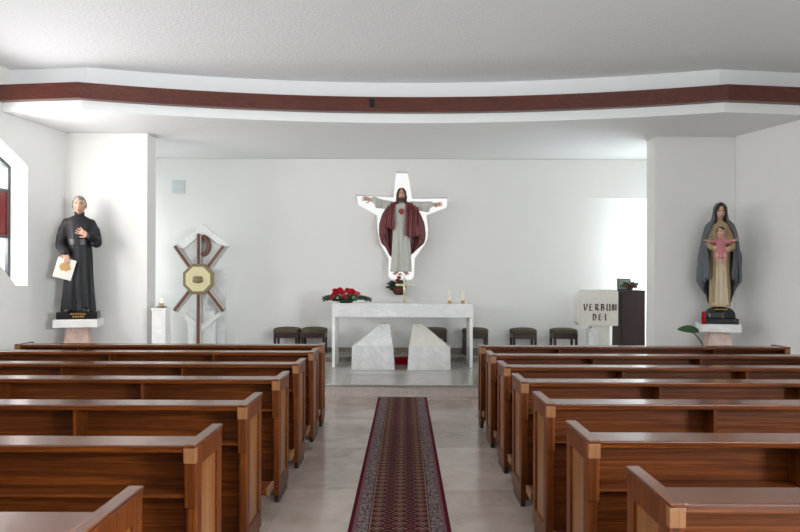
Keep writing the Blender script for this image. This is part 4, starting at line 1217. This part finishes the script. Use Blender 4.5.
# hanging zig-zag ends of the mantle over both forearms
bm = bmesh.new()
for s in (-1, 1):
    for k in range(7):
        x = s*(.165+.019*k); zb = .34+.02*abs(k-4)+(.05 if k % 2 else 0)
        tube(bm, smooth_path([mh((s*(.185+.007*k), -.06+.012*k, .98)), mh((x+s*.01, -.11+.02*k, .75)), mh((x+s*.012*math.sin(k), -.10+.02*k, zb+.1)), mh((x+s*.006, -.09+.018*k, zb))], 5), [.012]*4+[.017]*6+[.02]*6, 10)
link('mantle_fold', cloth(bm, .006, 0), M['mantle'], ma, smooth=True)
def ml(a, rng):
    if abs(a) < .5: return None
    s = math.sin(a); c_ = -math.cos(a); fr = max(0, math.cos(a))
    return [(s*.02, c_*.05-.0, .121), (s*.066, c_*.082, .085), (s*.082, c_*.096+.02*fr, .01), (s*.082, c_*.08+.04*fr, -.08), (s*.085, c_*.07+.03*fr, -.15), (s*.10, c_*.06+.0*fr, -.19)]
locks(hd, M['hairbrown'], ma, 34, ml, .0135)
# the child
CHX, CHY, CHZ = -.02, -.235, .76+Z0
ch = Head((CHX, CHY-.005, CHZ+.345), .70, .05, .05, 0, True)
chb = bmesh.new(); cp = lambda x, y, z: (CHX+x, CHY+y, CHZ+z)
ch.add(chb)
tube(chb, [cp(0, .02, .06), cp(0, .01, .16), cp(0, .01, .23), cp(0, .0, .275)], [.055, .054, .05, .03], 14); 
for s in (-1, 1):
    tube(chb, [cp(s*.045, .01, .225), cp(s*.11, -.01, .215), cp(s*.165, -.045, .222)], [.027, .023, .017], 10)
    hand(chb, cp(s*.168, -.047, .223), (s*.9, -.35, .06), (0, -.3, .9), .52, .2, -s, .15)
    tube(chb, [cp(s*.032, .01, .06), cp(s*.042, -.06, .005), cp(s*.04, -.03, -.10)], [.04, .032, .02], 12)
    tube(chb, [cp(s*.04, -.02, -.105), cp(s*.043, -.07, -.125)], [.019, .014], 10)
me = remesh(chb, .004, 1); paint(me, lambda co: ch.paint(co, lin(218, 168, 146)))
cho = link('child', me, M['skin'], ma, smooth=True); cho['label'] = 'small child with open arms in a pink smock'
bm = bmesh.new()
loft(bm, [(CHZ-.045, CHX, CHY-.015, .085, .075, .05, 8, 0), (CHZ+.04, CHX, CHY-.01, .078, .072, .04, 8, .3), (CHZ+.14, CHX, CHY, .066, .062, .02, 8, .5), (CHZ+.22, CHX, CHY, .06, .052, .01, 8, .5), (CHZ+.262, CHX, CHY, .034, .034, 0, 8, .5)], 64, 26)
for s in (-1, 1): tube(bm, [cp(s*.04, .005, .222), cp(s*.105, -.01, .213), cp(s*.135, -.028, .215)], [.036, .035, .033], 12)
link('smock', remesh(bm, .005, 2), M['rose'], cho, smooth=True)
hair_cap(ch, M['hairbrown'], cho, -.03, .062, .011)

# red votive candle beside her, and a plant standing on the floor in front of the pedestal
vc = thing('votive_candle', 'red glass votive candle on the slab beside the mother-and-child statue base', 'candle', ((704-405)*9.13/610, 9.13, 1.005))
bm = bmesh.new(); lathe(bm, [(.03, 0), (.034, .01), (.034, .16), (.03, .165)], 20); obj('jar', bm, M['redlamp'], vc, auto=.5)
bm = bmesh.new(); lathe(bm, [(.031, .165), (.031, .185), (.02, .19)], 20); obj('lid', bm, M['redlamp'], vc, auto=.5)
hp = thing('potted_lily', 'potted plant with one leaf rising before the right pedestal', 'plant', (4.55, 8.95, PL))
bm = bmesh.new(); lathe(bm, [(.10, 0), (.14, .22), (.15, .23), (.15, .26), (.13, .255), (.12, .2)], 24); obj('pot', bm, M['terracotta'], hp, auto=.5)
def hpx(x, y, d=8.95): return ((x-405)*d/610-4.55, d-8.95, EYE+(280-y)*d/610-PL)
bm = bmesh.new(); tube(bm, smooth_path([(0, 0, .2), hpx(703.5, 345), hpx(697, 335), hpx(690, 329.5)], 6), .008, 8)
for e in ((.18, -.1, .42), (-.12, .05, .36), (.05, -.15, .4)): tube(bm, smooth_path([(0, 0, .2), (e[0]*.4, e[1]*.4, .36), e], 5), .006, 8)
obj('stem', bm, M['leaf'], hp, smooth=True)
bm = bmesh.new(); leaf_blade(bm, hpx(699, 330), hpx(677, 328.5), .06, .03, 10, (.1, -1, .55))
for e, f_ in (((.18, -.1, .42), (.34, -.18, .40)), ((-.12, .05, .36), (-.28, .05, .36)), ((.05, -.15, .4), (.1, -.34, .38))): leaf_blade(bm, e, f_, .04, .02, 8)
solid(obj('leaves', bm, M['leaf'], hp, smooth=True), .003)
